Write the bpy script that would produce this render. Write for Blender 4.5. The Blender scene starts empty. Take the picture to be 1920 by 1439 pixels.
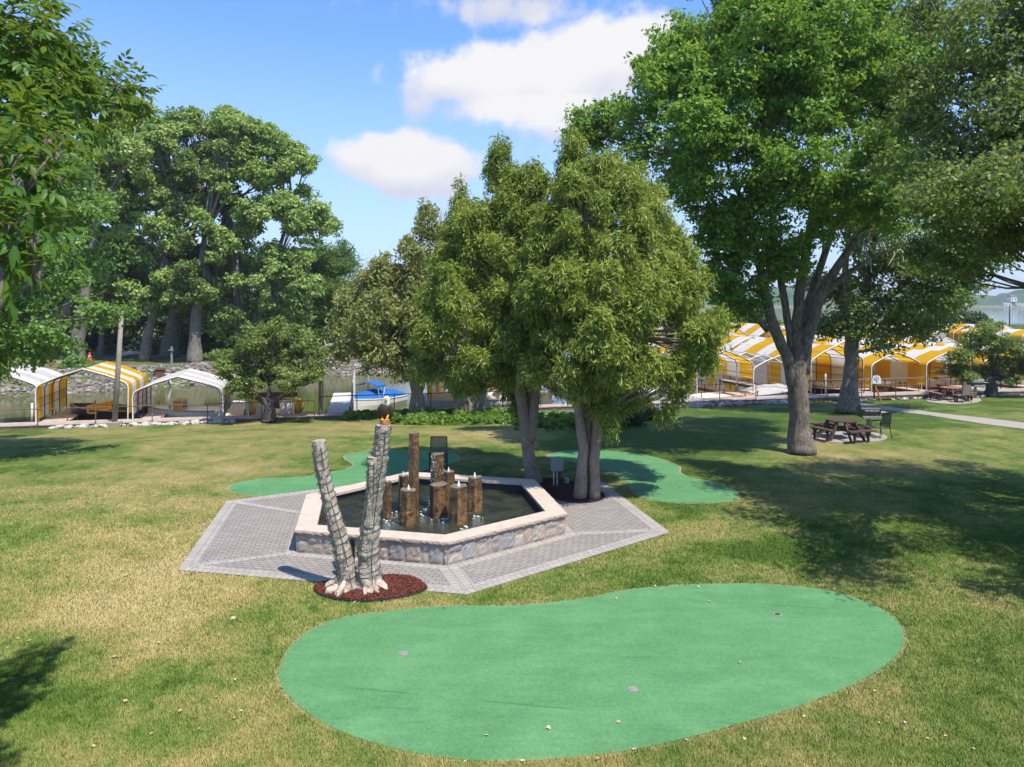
import bpy, bmesh, math, random
import numpy as np
from mathutils import Vector, Matrix, noise as mnoise
sc = bpy.context.scene
R = math.radians

# ---------------------------------------------------------------- camera
FPX, CX, HY, CZ = 1330.0, 960.0, 566.0, 5.5
cam_d = bpy.data.cameras.new("camera"); cam = bpy.data.objects.new("camera", cam_d)
sc.collection.objects.link(cam); sc.camera = cam
cam.location = (0, 0, CZ); cam.rotation_euler = (R(90), 0, 0)
cam_d.sensor_width = 36; cam_d.lens = 36*FPX/1920
cam_d.shift_y = -(719.5-HY)/1920
cam_d.clip_start = 0.1; cam_d.clip_end = 5000

# ---------------------------------------------------------------- sun and sky
SUN_EL, SX, SY = 62.0, 0.68, -0.733            # sun stands behind the camera, to the right
w = bpy.data.worlds.new("World"); sc.world = w; w.use_nodes = True
nt = w.node_tree; N = nt.nodes; Lk = nt.links; N.clear()
def WN(t, **kw):
    n = N.new(t)
    for k, v in kw.items(): setattr(n, k, v)
    return n
out = WN('ShaderNodeOutputWorld'); bg = WN('ShaderNodeBackground'); bg.inputs['Strength'].default_value = 0.098
sky = WN('ShaderNodeTexSky', sky_type='NISHITA'); sky.sun_disc = False
sky.sun_elevation = R(SUN_EL); sky.sun_rotation = math.atan2(SX, SY)
sky.air_density = 1.0; sky.dust_density = 0.35; sky.ozone_density = 1.8; sky.altitude = 200
tc = WN('ShaderNodeTexCoord')
def wmath(op, a, b=None, c=None, clamp=False):
    m = WN('ShaderNodeMath', operation=op); m.use_clamp = clamp
    for i, v in enumerate((a, b, c)):
        if v is None: continue
        if isinstance(v, (int, float)): m.inputs[i].default_value = v
        else: Lk.new(v, m.inputs[i])
    return m.outputs[0]
nz = WN('ShaderNodeTexNoise'); nz.inputs['Scale'].default_value = 4.5; nz.inputs['Detail'].default_value = 9; nz.inputs['Roughness'].default_value = .62
Lk.new(tc.outputs['Generated'], nz.inputs['Vector'])
nz2 = WN('ShaderNodeTexNoise'); nz2.inputs['Scale'].default_value = 16; nz2.inputs['Detail'].default_value = 7
Lk.new(tc.outputs['Generated'], nz2.inputs['Vector'])
# cumulus clouds at given directions of the sky (right, up, half width, half height, density)
CL = [(690,300,115,56,1.15),(780,318,140,72,1.15),(640,290,80,32,.75),(730,390,190,34,.5),(640,380,75,30,.6),(985,165,230,90,1.2),(860,150,190,80,1.),
      (1090,130,160,90,1.25),(1175,90,120,80,1.25),(1020,230,190,60,.62),(1130,40,60,40,.6),(930,20,250,48,.6),(800,0,120,26,.35),(700,455,110,20,.3),(610,345,60,50,.3),
      (-900,150,400,110,.8),(2600,120,420,110,.8),(3600,40,300,120,.7),(1500,-600,400,200,.6),(300,-900,400,170,.6)]
best = None; shade = None
for (px, py, rx, ry, dn) in CL:
    d = Vector(((px-CX)/FPX, 1, (HY-py)/FPX)); ln = d.length; d.normalize()
    mp = WN('ShaderNodeMapping'); mp.vector_type = 'POINT'
    ax, az = ln*FPX/rx, ln*FPX/ry
    mp.inputs['Scale'].default_value = (ax, ax, az); mp.inputs['Location'].default_value = (-d.x*ax, -d.y*ax, -d.z*az)
    Lk.new(tc.outputs['Generated'], mp.inputs['Vector'])
    vl = WN('ShaderNodeVectorMath', operation='LENGTH'); Lk.new(mp.outputs[0], vl.inputs[0])
    e = wmath('MULTIPLY', wmath('SUBTRACT', 1.25, vl.outputs['Value']), dn)
    best = e if best is None else wmath('MAXIMUM', best, e)
    if py > -100 and 0 < px < 1920 and dn > .6:
        sp = WN('ShaderNodeSeparateXYZ'); Lk.new(mp.outputs[0], sp.inputs[0])
        s_ = wmath('MULTIPLY', wmath('SUBTRACT', 1.2, vl.outputs['Value'], clamp=True), wmath('ADD', sp.outputs[2], .55))
        shade = s_ if shade is None else wmath('MAXIMUM', shade, s_)
cv = wmath('ADD', best, wmath('MULTIPLY', wmath('SUBTRACT', nz.outputs[0], .52), 2.6))
cv = wmath('ADD', cv, wmath('MULTIPLY', wmath('SUBTRACT', nz2.outputs[0], .5), 1.5))
mr = WN('ShaderNodeMapRange', interpolation_type='SMOOTHSTEP'); Lk.new(cv, mr.inputs[0])
mr.inputs[1].default_value = .2; mr.inputs[2].default_value = .72
sepd = WN('ShaderNodeSeparateXYZ'); Lk.new(tc.outputs['Generated'], sepd.inputs[0])
hz = WN('ShaderNodeMapRange'); Lk.new(sepd.outputs[2], hz.inputs[0]); hz.inputs[1].default_value = 0.0; hz.inputs[2].default_value = .34
hz.inputs[3].default_value = .8; hz.inputs[4].default_value = 0.0
tint = WN('ShaderNodeMixRGB', blend_type='MULTIPLY'); tint.inputs[0].default_value = 1; Lk.new(sky.outputs[0], tint.inputs[1]); tint.inputs[2].default_value = (1.1, 1.45, 1.9, 1)
m0 = WN('ShaderNodeMixRGB'); Lk.new(hz.outputs[0], m0.inputs[0]); Lk.new(tint.outputs[0], m0.inputs[1]); m0.inputs[2].default_value = (4.1, 4.9, 6.4, 1)
cc = WN('ShaderNodeMixRGB'); Lk.new(wmath('ADD', wmath('MULTIPLY', shade, 2.0), wmath('MULTIPLY', wmath('SUBTRACT', nz2.outputs[0], .5), 1.6), clamp=True), cc.inputs[0])
cc.inputs[1].default_value = (4.9, 5.1, 6.0, 1); cc.inputs[2].default_value = (6.6, 6.5, 6.6, 1)
m1 = WN('ShaderNodeMixRGB'); Lk.new(mr.outputs[0], m1.inputs[0]); Lk.new(m0.outputs[0], m1.inputs[1]); Lk.new(cc.outputs[0], m1.inputs[2])
Lk.new(m1.outputs[0], bg.inputs[0]); Lk.new(bg.outputs[0], out.inputs[0])

sun_d = bpy.data.lights.new("sun", 'SUN'); sun_d.energy = 4.8; sun_d.angle = R(0.55); sun_d.color = (1, .94, .83)
sun = bpy.data.objects.new("sun", sun_d); sc.collection.objects.link(sun)
ce = math.cos(R(SUN_EL)); sv = Vector((SX*ce, SY*ce, math.sin(R(SUN_EL))))
sun.rotation_euler = sv.to_track_quat('Z', 'Y').to_euler(); sun.location = sv*60

sc.view_settings.view_transform = 'Standard'; sc.view_settings.look = 'None'
sc.view_settings.exposure = 0.55; sc.view_settings.gamma = 1
sc.render.engine = 'CYCLES'
cy = sc.cycles
cy.use_denoising = True; cy.max_bounces = 8; cy.diffuse_bounces = 6; cy.glossy_bounces = 3; cy.transmission_bounces = 6
cy.transparent_max_bounces = 4; cy.volume_bounces = 0; cy.caustics_reflective = False; cy.caustics_refractive = False
cy.sample_clamp_indirect = 6; cy.use_adaptive_sampling = True; cy.adaptive_threshold = 0.01

# ---------------------------------------------------------------- picture <-> place
def at(px, py, D): return Vector(((px-CX)/FPX*D, D, CZ-(py-HY)/FPX*D))
S0 = np.array((-25.4, 35.35)); SV = np.array((.9888, .149)); NV = np.array((-.149, .9888))
F0 = np.array((-33.7, 54.)); FV = np.array((.806, .592)); FN = np.array((-.592, .806))
def sstep(a, b, x):
    t = np.clip((x-a)/(b-a), 0, 1); return t*t*(3-2*t)
def td(x, y):
    x = np.asarray(x, float); y = np.asarray(y, float)
    return (x-S0[0])*SV[0]+(y-S0[1])*SV[1], (x-S0[0])*NV[0]+(y-S0[1])*NV[1]
def zs(t): return -.9+.6*np.clip(np.asarray(t, float)/57.6, 0, 1)
LAKE = -1.5
def terrain(x, y):
    t, d = td(x, y)
    z = zs(t)*sstep(-11, 0, d)
    z = np.where(d > 0, zs(t)+(-3.3-zs(t))*sstep(0, 2.2, d), z)
    e = (x-F0[0])*FN[0]+(y-F0[1])*FN[1]; g = (x-F0[0])*FV[0]+(y-F0[1])*FV[1]
    land = -3.3+3.35*np.clip((e+2.)/4.6, 0, 1)+.012*np.clip(e-2.6, 0, 200)
    far = np.clip(1-(g-40)/14, 0, 1)
    z = np.where((e > -2) & (far > 0), np.maximum(z, -3.3+(land+3.3)*far), z)
    mar = (1-np.clip(np.abs(y-150)/34-.5, 0, 1))*np.clip((x-16)/8, 0, 1)*np.clip((300-x)/30, 0, 1)
    z = np.where(y > 100, np.maximum(z, -3.3+2.0*mar), z)
    z = np.where(y > 840, np.minimum(-3.3+(y-840)*.09, 8.), z)
    return z
def zt(x, y): return float(terrain(np.float64(x), np.float64(y)))
def G(px, py, dz=0.0):
    """point of the ground seen at a pixel of the photograph"""
    Ds = np.arange(5, 62, .01); x = (px-CX)/FPX*Ds; z = CZ-(py-HY)/FPX*Ds
    h = terrain(x, Ds)+dz; hit = z <= h; k = np.argmax(hit)
    if not hit.any() or td(x[k], Ds[k])[1] > .2: k = np.argmin(np.abs(td(x, Ds)[1]+.15))
    return Vector((x[k], Ds[k], h[k]))
def W(px, py, z):
    D = (CZ-z)*FPX/(py-HY); return Vector(((px-CX)/FPX*D, D, z))
def SH(t, d, z=None):
    p = S0+SV*t+NV*d; return Vector((p[0], p[1], zt(p[0], p[1]) if z is None else z))

# ---------------------------------------------------------------- materials
def newmat(name):
    m = bpy.data.materials.new(name); m.use_nodes = True; t = m.node_tree; t.nodes.clear()
    o = t.nodes.new('ShaderNodeOutputMaterial'); return m, t, o
class NT:
    def __init__(s, name):
        s.m, s.t, s.o = newmat(name)
    def n(s, typ, ins=None, **kw):
        x = s.t.nodes.new(typ)
        for k, v in kw.items(): setattr(x, k, v)
        for k, v in (ins or {}).items(): s.set(x, k, v)
        return x
    def set(s, x, k, v):
        if isinstance(v, bpy.types.NodeSocket): s.t.links.new(v, x.inputs[k])
        else: x.inputs[k].default_value = v
    def math(s, op, a, b=0.0, clamp=False):
        x = s.n('ShaderNodeMath', {0: a, 1: b}, operation=op); x.use_clamp = clamp; return x.outputs[0]
    def noise(s, scale, detail=4, rough=.55, vec=None, dist=0):
        x = s.n('ShaderNodeTexNoise', {'Scale': scale, 'Detail': detail, 'Roughness': rough, 'Distortion': dist})
        if vec is not None: s.set(x, 'Vector', vec)
        return x.outputs[0]
    def ramp(s, fac, stops):
        x = s.n('ShaderNodeValToRGB', {0: fac}); e = x.color_ramp.elements
        while len(e) < len(stops): e.new(.5)
        for i, (p, c) in enumerate(stops): e[i].position = p; e[i].color = (*c, 1)
        return x.outputs[0]
    def mix(s, f, a, b, mode='MIX'):
        x = s.n('ShaderNodeMixRGB', {0: f}, blend_type=mode)
        for k, v in ((1, a), (2, b)):
            s.set(x, k, v if isinstance(v, bpy.types.NodeSocket) else (*v, 1))
        return x.outputs[0]
    def rng(s, v, a, b, c=0., d=1.):
        return s.n('ShaderNodeMapRange', {0: v, 1: a, 2: b, 3: c, 4: d}).outputs[0]
    def pos(s): return s.n('ShaderNodeNewGeometry').outputs['Position']
    def obj(s): return s.n('ShaderNodeTexCoord').outputs['Object']
    def attr(s, a='rnd'): return s.n('ShaderNodeAttribute', attribute_name=a).outputs['Fac']
    def bsdf(s, col, rough=.6, bump=None, bstr=.3, bdist=.02, spec=.5, metal=0., **kw):
        p = s.n('ShaderNodeBsdfPrincipled', {'Roughness': rough, 'Specular IOR Level': spec, 'Metallic': metal})
        s.set(p, 'Base Color', col if isinstance(col, bpy.types.NodeSocket) else (*col, 1))
        for k, v in kw.items(): s.set(p, k, v)
        if bump is not None:
            b = s.n('ShaderNodeBump', {'Height': bump, 'Strength': bstr, 'Distance': bdist}); s.t.links.new(b.outputs[0], p.inputs['Normal'])
        s.p = p; return p.outputs[0]
    def done(s, sh): s.t.links.new(sh, s.o.inputs[0]); return s.m
M = {}
def plain(name, c1, c2=None, scale=8, rough=.6, bump=.2, spec=.4, metal=0., bdist=.01, detail=5):
    c2 = c2 or tuple(v*.72 for v in c1)
    n = NT(name); f = n.noise(scale, detail, .6, n.obj()); f2 = n.noise(scale*5, 3, .6, n.obj())
    col = n.ramp(n.math('ADD', n.math('MULTIPLY', f, .7), n.math('MULTIPLY', f2, .3)), [(.35, c2), (.65, c1)])
    M[name] = n.done(n.bsdf(col, rough, f2, bump, bdist, spec, metal)); return M[name]
def leafmat(name, cols, trans=.35, rough=.45, spec=.35, brown=None):
    k_ = {'leaf_cedar': 2.75, 'leaf_cedar_brown': 2.0, 'leaf_cotton': 3.6, 'leaf_maple': 2.6, 'leaf_mid': 1.8, 'leaf_ash': .95, 'leaf_olive': 2.2, 'leaf_apple': 2.3}.get(name, 1.3); cols = [tuple(v*k_ for v in c) for c in cols]
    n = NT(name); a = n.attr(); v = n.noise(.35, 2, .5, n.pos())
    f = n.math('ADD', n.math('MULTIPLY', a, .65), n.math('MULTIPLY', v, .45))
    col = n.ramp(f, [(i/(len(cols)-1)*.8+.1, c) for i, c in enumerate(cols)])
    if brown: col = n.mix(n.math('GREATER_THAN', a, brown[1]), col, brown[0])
    b = n.bsdf(col, rough, spec=spec)
    tr = n.n('ShaderNodeBsdfTranslucent', {'Color': n.mix(.5, col, (.32, .36, .03), 'MIX')})
    mx = n.n('ShaderNodeMixShader', {0: min(.5, trans+.1)}); n.t.links.new(b, mx.inputs[1]); n.t.links.new(tr.outputs[0], mx.inputs[2])
    M[name] = n.done(mx.outputs[0])
leafmat('leaf_maple', [(.024, .062, .012), (.052, .115, .016), (.082, .155, .022), (.125, .19, .034)], .38, .5, .3)
leafmat('leaf_olive', [(.035, .065, .018), (.055, .09, .024), (.08, .12, .03), (.13, .15, .05)], .3)
leafmat('leaf_cotton', [(.042, .070, .020), (.064, .098, .026), (.090, .128, .036), (.15, .175, .07)], .3, .6, .2)
leafmat('leaf_mid', [(.04, .10, .02), (.07, .15, .03), (.11, .20, .05), (.17, .26, .09)], .4)
leafmat('leaf_willow', [(.05, .12, .02), (.08, .16, .03), (.11, .20, .045)], .35)
leafmat('leaf_ash', [(.02, .07, .010), (.042, .125, .016), (.075, .19, .022), (.13, .23, .03)], .45, .45, .4)
leafmat('leaf_apple', [(.035, .065, .016), (.06, .095, .02), (.09, .125, .032), (.18, .20, .085)], .28)
leafmat('leaf_cedar', [(.026, .052, .012), (.058, .092, .017), (.11, .14, .026), (.20, .195, .045)], .3, .5, .3, ((.30, .17, .05), .94))
leafmat('leaf_cedar_brown', [(.07, .09, .028), (.11, .13, .04), (.16, .17, .06), (.22, .17, .09)], .3, .55, .25, ((.26, .17, .09), .88))
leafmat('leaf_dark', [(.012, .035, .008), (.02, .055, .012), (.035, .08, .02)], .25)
leafmat('leaf_hosta', [(.04, .11, .015), (.07, .17, .02), (.14, .26, .04), (.30, .36, .12)], .35)
leafmat('leaf_reed', [(.13, .20, .06), (.17, .24, .08), (.2, .26, .1)], .3)
def bark(name, c1, c2, scale=9):
    n = NT(name); mp = n.n('ShaderNodeMapping', {'Vector': n.obj(), 'Scale': (1, 1, .26)})
    f = n.noise(scale*2.6, 7, .72, mp.outputs[0], .6); g = n.noise(2.2, 3, .5, n.obj())
    col = n.ramp(n.math('ADD', n.math('MULTIPLY', f, .75), n.math('MULTIPLY', g, .25)), [(.36, c2), (.62, c1)])
    M[name] = n.done(n.bsdf(col, .85, f, 1., .05, .2))
bark('bark_maple', (.31, .255, .21), (.055, .043, .035), 6)
bark('bark_cotton', (.27, .24, .20), (.08, .065, .05), 6)
bark('bark_cedar', (.44, .35, .28), (.13, .10, .08), 14)
bark('bark_apple', (.13, .12, .12), (.035, .03, .03), 14)
bark('bark_dead', (.60, .50, .415), (.19, .155, .125), 9)
plain('root_wood', (.66, .54, .44), (.34, .26, .20), 12, .9, .9, .2, bdist=.02)
plain('log_white', (.6, .57, .52), (.3, .28, .25), 3)

def grass_color(n, pos):
    a = n.noise(.16, 3, .5, pos); b = n.noise(.75, 5, .62, pos, .3); c = n.noise(5.5, 4, .6, pos)
    sp = n.n('ShaderNodeSeparateXYZ', {0: pos})
    X, Y = sp.outputs[0], sp.outputs[1]
    # the watered strip behind and right of the fountain grows greener, the front left is parched
    bias = n.rng(n.math('ADD', n.math('MULTIPLY', Y, .5), X), 6, 24, .025, -.05)
    v = n.math('ADD', n.math('ADD', n.math('MULTIPLY', a, .38), n.math('MULTIPLY', b, .44)), n.math('MULTIPLY', c, .18))
    v = n.math('ADD', v, bias)
    for (x, y, r, s) in PATCH:
        dv = n.n('ShaderNodeVectorMath', {0: pos, 1: (x, y, 0)}, operation='DISTANCE').outputs['Value']
        v = n.math('ADD', v, n.rng(dv, r, r*.15, 0, s))
    tuft = n.noise(2.1, 4, .7, pos, .4); v = n.math('SUBTRACT', v, n.rng(tuft, .56, .68, 0, .085))
    v = n.rng(v, .40, .665)
    return n.ramp(v, [(0., (.066, .115, .019)), (.20, (.118, .172, .038)), (.40, (.190, .208, .066)), (.66, (.285, .245, .10)), (1., (.37, .30, .155))])
def _p(px, py, r, s):
    D = CZ*FPX/(py-HY); return ((px-CX)/FPX*D, D, r, s)
PATCH = [_p(240, 1185, 2.2, .10), _p(940, 800, 4.5, .12), _p(1600, 860, 4.5, .13), _p(1850, 870, 4, .10), _p(520, 800, 6, .06), _p(1400, 980, 1.6, .10), _p(400, 1090, 2.6, .08), _p(200, 1100, 3, .05),
         _p(1330, 1000, 1.2, .08), _p(820, 900, 5, -.09), _p(1250, 830, 6, -.12), _p(1500, 1020, 3.2, -.08), _p(1750, 1000, 3, -.06), _p(80, 1250, 2.2, -.09), _p(60, 860, 4, -.09),
         _p(640, 1360, 1.2, -.05), _p(1500, 780, 6, -.10), _p(520, 1330, 1.2, .05), _p(650, 875, 2.4, -.1), _p(1250, 1110, 1.5, -.05), _p(1800, 1330, 3, .03)]
n = NT('lawn'); pos = n.pos(); gc = grass_color(n, pos); f = n.noise(38, 5, .75, pos); f2 = n.noise(11, 4, .7, pos)
gc = n.mix(n.rng(f, .3, .7, .0, 1.), n.mix(1.0, gc, (.60, .62, .58), 'MULTIPLY'), n.mix(1.0, gc, (1.25, 1.22, 1.15), 'MULTIPLY'))
gc = n.mix(n.rng(f2, .35, .65, 0, .8), gc, n.mix(1., gc, (.64, .72, .60), 'MULTIPLY'))
mpl = n.n('ShaderNodeMapping', {'Vector': pos, 'Scale': (1., .45, 1)}); gc = n.mix(n.rng(n.noise(3.2, 4, .7, mpl.outputs[0]), .4, .66, 0, .7), gc, n.mix(1., gc, (1.36, 1.24, 1.18), 'MULTIPLY'))
sp = n.n('ShaderNodeSeparateXYZ', {0: pos})
# bare earth past the shoreline
lin = n.math('ADD', n.math('MULTIPLY', n.math('SUBTRACT', sp.outputs[0], float(S0[0])), float(NV[0])), n.math('MULTIPLY', n.math('SUBTRACT', sp.outputs[1], float(S0[1])), float(NV[1])))
dirt = n.ramp(n.noise(.5, 5, .65, pos), [(.35, (.10, .085, .055)), (.5, (.20, .155, .10)), (.62, (.33, .25, .17))])
dirt = n.mix(n.rng(n.noise(.28, 3, .5, pos), .46, .56), dirt, (.10, .13, .035))
gc = n.mix(n.math('GREATER_THAN', lin, 0.25), gc, dirt)
M['lawn'] = n.done(n.bsdf(gc, .9, n.math('ADD', f, f2), .8, .05, .15))
n = NT('grass_blade'); pos = n.pos(); gc = grass_color(n, pos); a = n.attr()
gc = n.mix(1., gc, n.ramp(a, [(0, (1.45, 1.55, 1.35)), (.5, (1.7, 1.75, 1.55)), (1, (1.95, 1.92, 1.7))]), 'MULTIPLY')
gn = n.n('ShaderNodeNewGeometry').outputs['Normal']; up = n.n('ShaderNodeVectorMath', {0: n.n('ShaderNodeMixRGB', {0: .75, 1: gn, 2: (0, 0, 1, 1)}).outputs[0]}, operation='NORMALIZE').outputs[0]
b = n.bsdf(gc, .7, spec=.15, Normal=up); tr = n.n('ShaderNodeBsdfTranslucent', {'Color': gc}); mx = n.n('ShaderNodeMixShader', {0: .3})
n.t.links.new(b, mx.inputs[1]); n.t.links.new(tr.outputs[0], mx.inputs[2]); M['grass_blade'] = n.done(mx.outputs[0])
# putting turf
n = NT('putting_turf'); pos = n.pos(); f = n.math('ADD', n.math('MULTIPLY', n.noise(48, 4, .85, pos), .55), n.math('MULTIPLY', n.noise(17, 4, .8, pos), .45)); g = n.noise(.9, 4, .6, pos, .5)
mp = n.n('ShaderNodeMapping', {'Vector': pos, 'Scale': (1., 3.4, 1), 'Rotation': (0, 0, .2)}); g2 = n.noise(.9, 5, .65, mp.outputs[0])
col = n.ramp(n.math('ADD', n.math('MULTIPLY', g, .5), n.math('MULTIPLY', g2, .5)), [(.36, (.066, .186, .073)), (.5, (.082, .211, .086)), (.64, (.104, .243, .106))])
col = n.mix(n.rng(f, .40, .60, 0, .8), n.mix(1., col, (1.28, 1.2, 1.24), 'MULTIPLY'), n.mix(1., col, (.66, .76, .68), 'MULTIPLY'))
mp = n.n('ShaderNodeMapping', {'Vector': pos, 'Scale': (.35, 3.2, 1), 'Rotation': (0, 0, -.12)})
col = n.mix(n.rng(n.noise(1.4, 5, .7, mp.outputs[0], .4), .60, .74, 0, .6), col, (.030, .125, .06))
col = n.mix(n.rng(n.noise(.55, 4, .6, pos, .8), .5, .72, 0, .5), col, n.mix(1., col, (1.22, 1.12, 1.2), 'MULTIPLY'))
wv = n.n('ShaderNodeTexWave', {'Vector': n.n('ShaderNodeMapping', {'Vector': pos, 'Rotation': (0, 0, 1.74)}).outputs[0], 'Scale': .082, 'Distortion': .25, 'Detail': 2.}, wave_type='BANDS').outputs['Fac']
col = n.mix(n.math('MULTIPLY', n.rng(wv, .9996, .99998, 0, .4), n.rng(n.noise(.8, 2, .5, pos), .42, .55)), col, (.02, .08, .04))
M['putting_turf'] = n.done(n.bsdf(col, .85, f, .45, .008, .2))
# pavers, laid out in metres on the face's own uv
def paver(name, c1, c2, mort, bw, bh, off=.5):
    n = NT(name); uv = n.n('ShaderNodeTexCoord').outputs['UV']
    b = n.n('ShaderNodeTexBrick', {'Vector': uv, 'Color1': (*c1, 1), 'Color2': (*c2, 1), 'Mortar': (*mort, 1), 'Scale': 1.0, 'Mortar Size': .009, 'Mortar Smooth': .3, 'Bias': 0., 'Brick Width': bw, 'Row Height': bh}, offset=off)
    v = n.noise(1.2, 5, .65, n.pos()); col = n.mix(n.rng(v, .35, .68, 0, .45), b.outputs[0], n.mix(1., b.outputs[0], (.74, .72, .70), 'MULTIPLY'))
    f = n.noise(90, 3, .7, n.pos()); col = n.mix(n.rng(f, .35, .7, 0, .3), col, (.30, .27, .25))
    M[name] = n.done(n.bsdf(col, .85, n.math('SUBTRACT', n.math('MULTIPLY', f, .12), b.outputs[1]), .7, .006, .2))
paver('paver_grey', (.30, .27, .245), (.24, .217, .197), (.085, .075, .07), .21, .105)
paver('paver_border', (.385, .352, .318), (.32, .292, .264), (.2, .18, .17), .145, .21)
plain('limestone', (.53, .445, .365), (.42, .345, .28), 5, .85, .5, .2, bdist=.008)
plain('limestone_rough', (.50, .40, .33), (.27, .205, .17), 14, .9, 1., .2, bdist=.03)
n = NT('stone_veneer'); a = n.attr(); f = n.noise(14, 6, .7, n.obj()); g = n.noise(3, 3, .5, n.obj())
col = n.ramp(a, [(0, (.27, .26, .255)), (.25, (.36, .35, .34)), (.45, (.42, .34, .27)), (.6, (.31, .31, .305)), (.8, (.46, .43, .39)), (1., (.38, .285, .215))])
col = n.mix(n.rng(f, .35, .65, 0, .55), col, n.mix(1., col, (.55, .53, .53), 'MULTIPLY')); col = n.mix(n.rng(g, .5, .7, 0, .35), col, (.36, .24, .17))
M['stone_veneer'] = n.done(n.bsdf(col, .85, f, .9, .03, .25))
n = NT('basalt'); f = n.noise(13, 7, .75, n.obj(), .3); mp = n.n('ShaderNodeMapping', {'Vector': n.obj(), 'Scale': (4, 4, 1.4)}); g = n.noise(1.3, 6, .7, mp.outputs[0], .5)
col = n.ramp(n.math('ADD', n.math('MULTIPLY', f, .5), n.math('MULTIPLY', g, .5)), [(.40, (.012, .009, .007)), (.47, (.06, .032, .012)), (.52, (.17, .082, .022)), (.58, (.30, .16, .042)), (.66, (.36, .26, .14))])
M['basalt'] = n.done(n.bsdf(col, .28, n.math('ADD', f, n.noise(45, 4, .7, n.obj())), 1., .035, .6))
plain('basalt_top', (.26, .22, .17), (.10, .08, .06), 12, .35, .6)
n = NT('pool_water'); pos = n.pos(); f = n.noise(9, 4, .6, pos, 1.2); f2 = n.noise(30, 3, .6, pos)
col = n.ramp(n.noise(2.2, 4, .6, pos), [(.4, (.018, .022, .012)), (.65, (.05, .055, .028))])
M['pool_water'] = n.done(n.bsdf(col, .06, n.math('ADD', f, n.math('MULTIPLY', f2, .6)), .8, .07, .6))
plain('pool_liner', (.035, .042, .052), (.015, .018, .024), 6, .5, .3)
plain('foam', (.85, .88, .9), (.7, .75, .8), 30, .3, .8)
n = NT('harbor_water'); pos = n.pos(); mp = n.n('ShaderNodeMapping', {'Vector': pos, 'Scale': (1, 1.8, 1)}); f = n.noise(.9, 4, .6, mp.outputs[0]); f2 = n.noise(4.5, 3, .6, mp.outputs[0])
M['harbor_water'] = n.done(n.bsdf((.075, .085, .022), .07, n.math('ADD', n.math('MULTIPLY', f, 1.), n.math('MULTIPLY', f2, .3)), .10, .08, .5))
plain('mulch_red', (.33, .095, .06), (.10, .03, .022), 22, .9, 1., bdist=.03, detail=7)
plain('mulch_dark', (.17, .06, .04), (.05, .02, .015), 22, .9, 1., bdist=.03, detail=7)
plain('concrete', (.345, .30, .255), (.27, .235, .2), 2.5, .85, .2, bdist=.004)
plain('edging', (.02, .02, .02)); plain('deck_wood', (.50, .415, .37), (.30, .24, .21), 3, .85, .4); plain('dock_white', (.62, .60, .57), (.5, .47, .44), 3, .8, .3)
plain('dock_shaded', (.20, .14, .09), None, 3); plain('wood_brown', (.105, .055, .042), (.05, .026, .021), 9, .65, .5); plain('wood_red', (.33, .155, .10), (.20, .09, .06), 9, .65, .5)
plain('post_tan', (.40, .33, .26), (.26, .21, .16), 5, .85); plain('post_orange', (.5, .22, .08), (.34, .15, .06), 5, .8)
plain('pole_grey', (.33, .29, .24), (.2, .17, .14), 4, .85, .5)
plain('rail_metal', (.22, .165, .13), (.10, .07, .055), 12, .6, .2, metal=.3); plain('rail_dark', (.04, .032, .03), None, 12, .5); plain('pipe_white', (.75, .75, .73), (.6, .6, .58), 6, .5, .1)
plain('frame_grey', (.20, .17, .14), (.09, .07, .06), 9, .5, metal=.3); plain('black_metal', (.02, .02, .022), None, 9, .35); plain('chrome', (.65, .65, .66), (.5, .5, .5), 9, .25, .1, metal=.9)
n = NT('mesh_dark'); b = n.bsdf((.10, .115, .09), .8); tr = n.n('ShaderNodeBsdfTransparent'); mx = n.n('ShaderNodeMixShader', {0: .42}); n.t.links.new(b, mx.inputs[1]); n.t.links.new(tr.outputs[0], mx.inputs[2]); M['mesh_dark'] = n.done(mx.outputs[0])
plain('mesh_tan', (.30, .24, .20), (.22, .17, .14), 60, .8)
plain('box_grey', (.27, .30, .27), (.22, .24, .22), 6, .6, .1); plain('dark_green', (.02, .05, .04), None, 9, .5); plain('pvc_white', (.75, .74, .7), None, 6, .5, .05)
plain('rust', (.25, .10, .045), (.12, .05, .03), 8, .8)
n = NT('riprap'); f = n.n('ShaderNodeTexVoronoi', {'Vector': n.pos(), 'Scale': 2.2}); g = n.noise(9, 4, .6, n.pos())
col = n.mix(n.rng(f.outputs[0], .2, .55, 0, .8), n.ramp(n.math('ADD', n.math('MULTIPLY', f.outputs['Color'], .6), n.math('MULTIPLY', g, .4)), [(.2, (.22, .2, .185)), (.6, (.42, .38, .345)), (.9, (.6, .55, .5))]), (.05, .045, .04))
M['riprap'] = n.done(n.bsdf(col, .9, n.math('SUBTRACT', g, f.outputs[0]), 1., .15, .2))
for k, c in enumerate([(.62, .57, .51), (.36, .34, .33), (.20, .20, .215), (.42, .31, .24)]): plain('rock_%d' % k, c, tuple(v*.6 for v in c), 4, .9, .8, bdist=.03)
def fabric(name, c, trans=.45):
    n = NT(name); f = n.noise(1.3, 3, .5, n.obj()); g = n.noise(60, 2, .5, n.obj())
    col = n.mix(n.rng(f, .35, .7, 0, .35), c, tuple(v*.82 for v in c))
    b = n.bsdf(col, .75, n.math('ADD', f, n.math('MULTIPLY', g, .03)), .3, .06, .1)
    tr = n.n('ShaderNodeBsdfTranslucent', {'Color': col}); mx = n.n('ShaderNodeMixShader', {0: trans})
    n.t.links.new(b, mx.inputs[1]); n.t.links.new(tr.outputs[0], mx.inputs[2]); M[name] = n.done(mx.outputs[0])
fabric('canvas_yellow', (.80, .45, .02), .5); fabric('canvas_white', (.80, .76, .70), .42); fabric('canvas_grey', (.55, .52, .5), .3); fabric('canvas_blue', (.03, .14, .42), .15)
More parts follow.
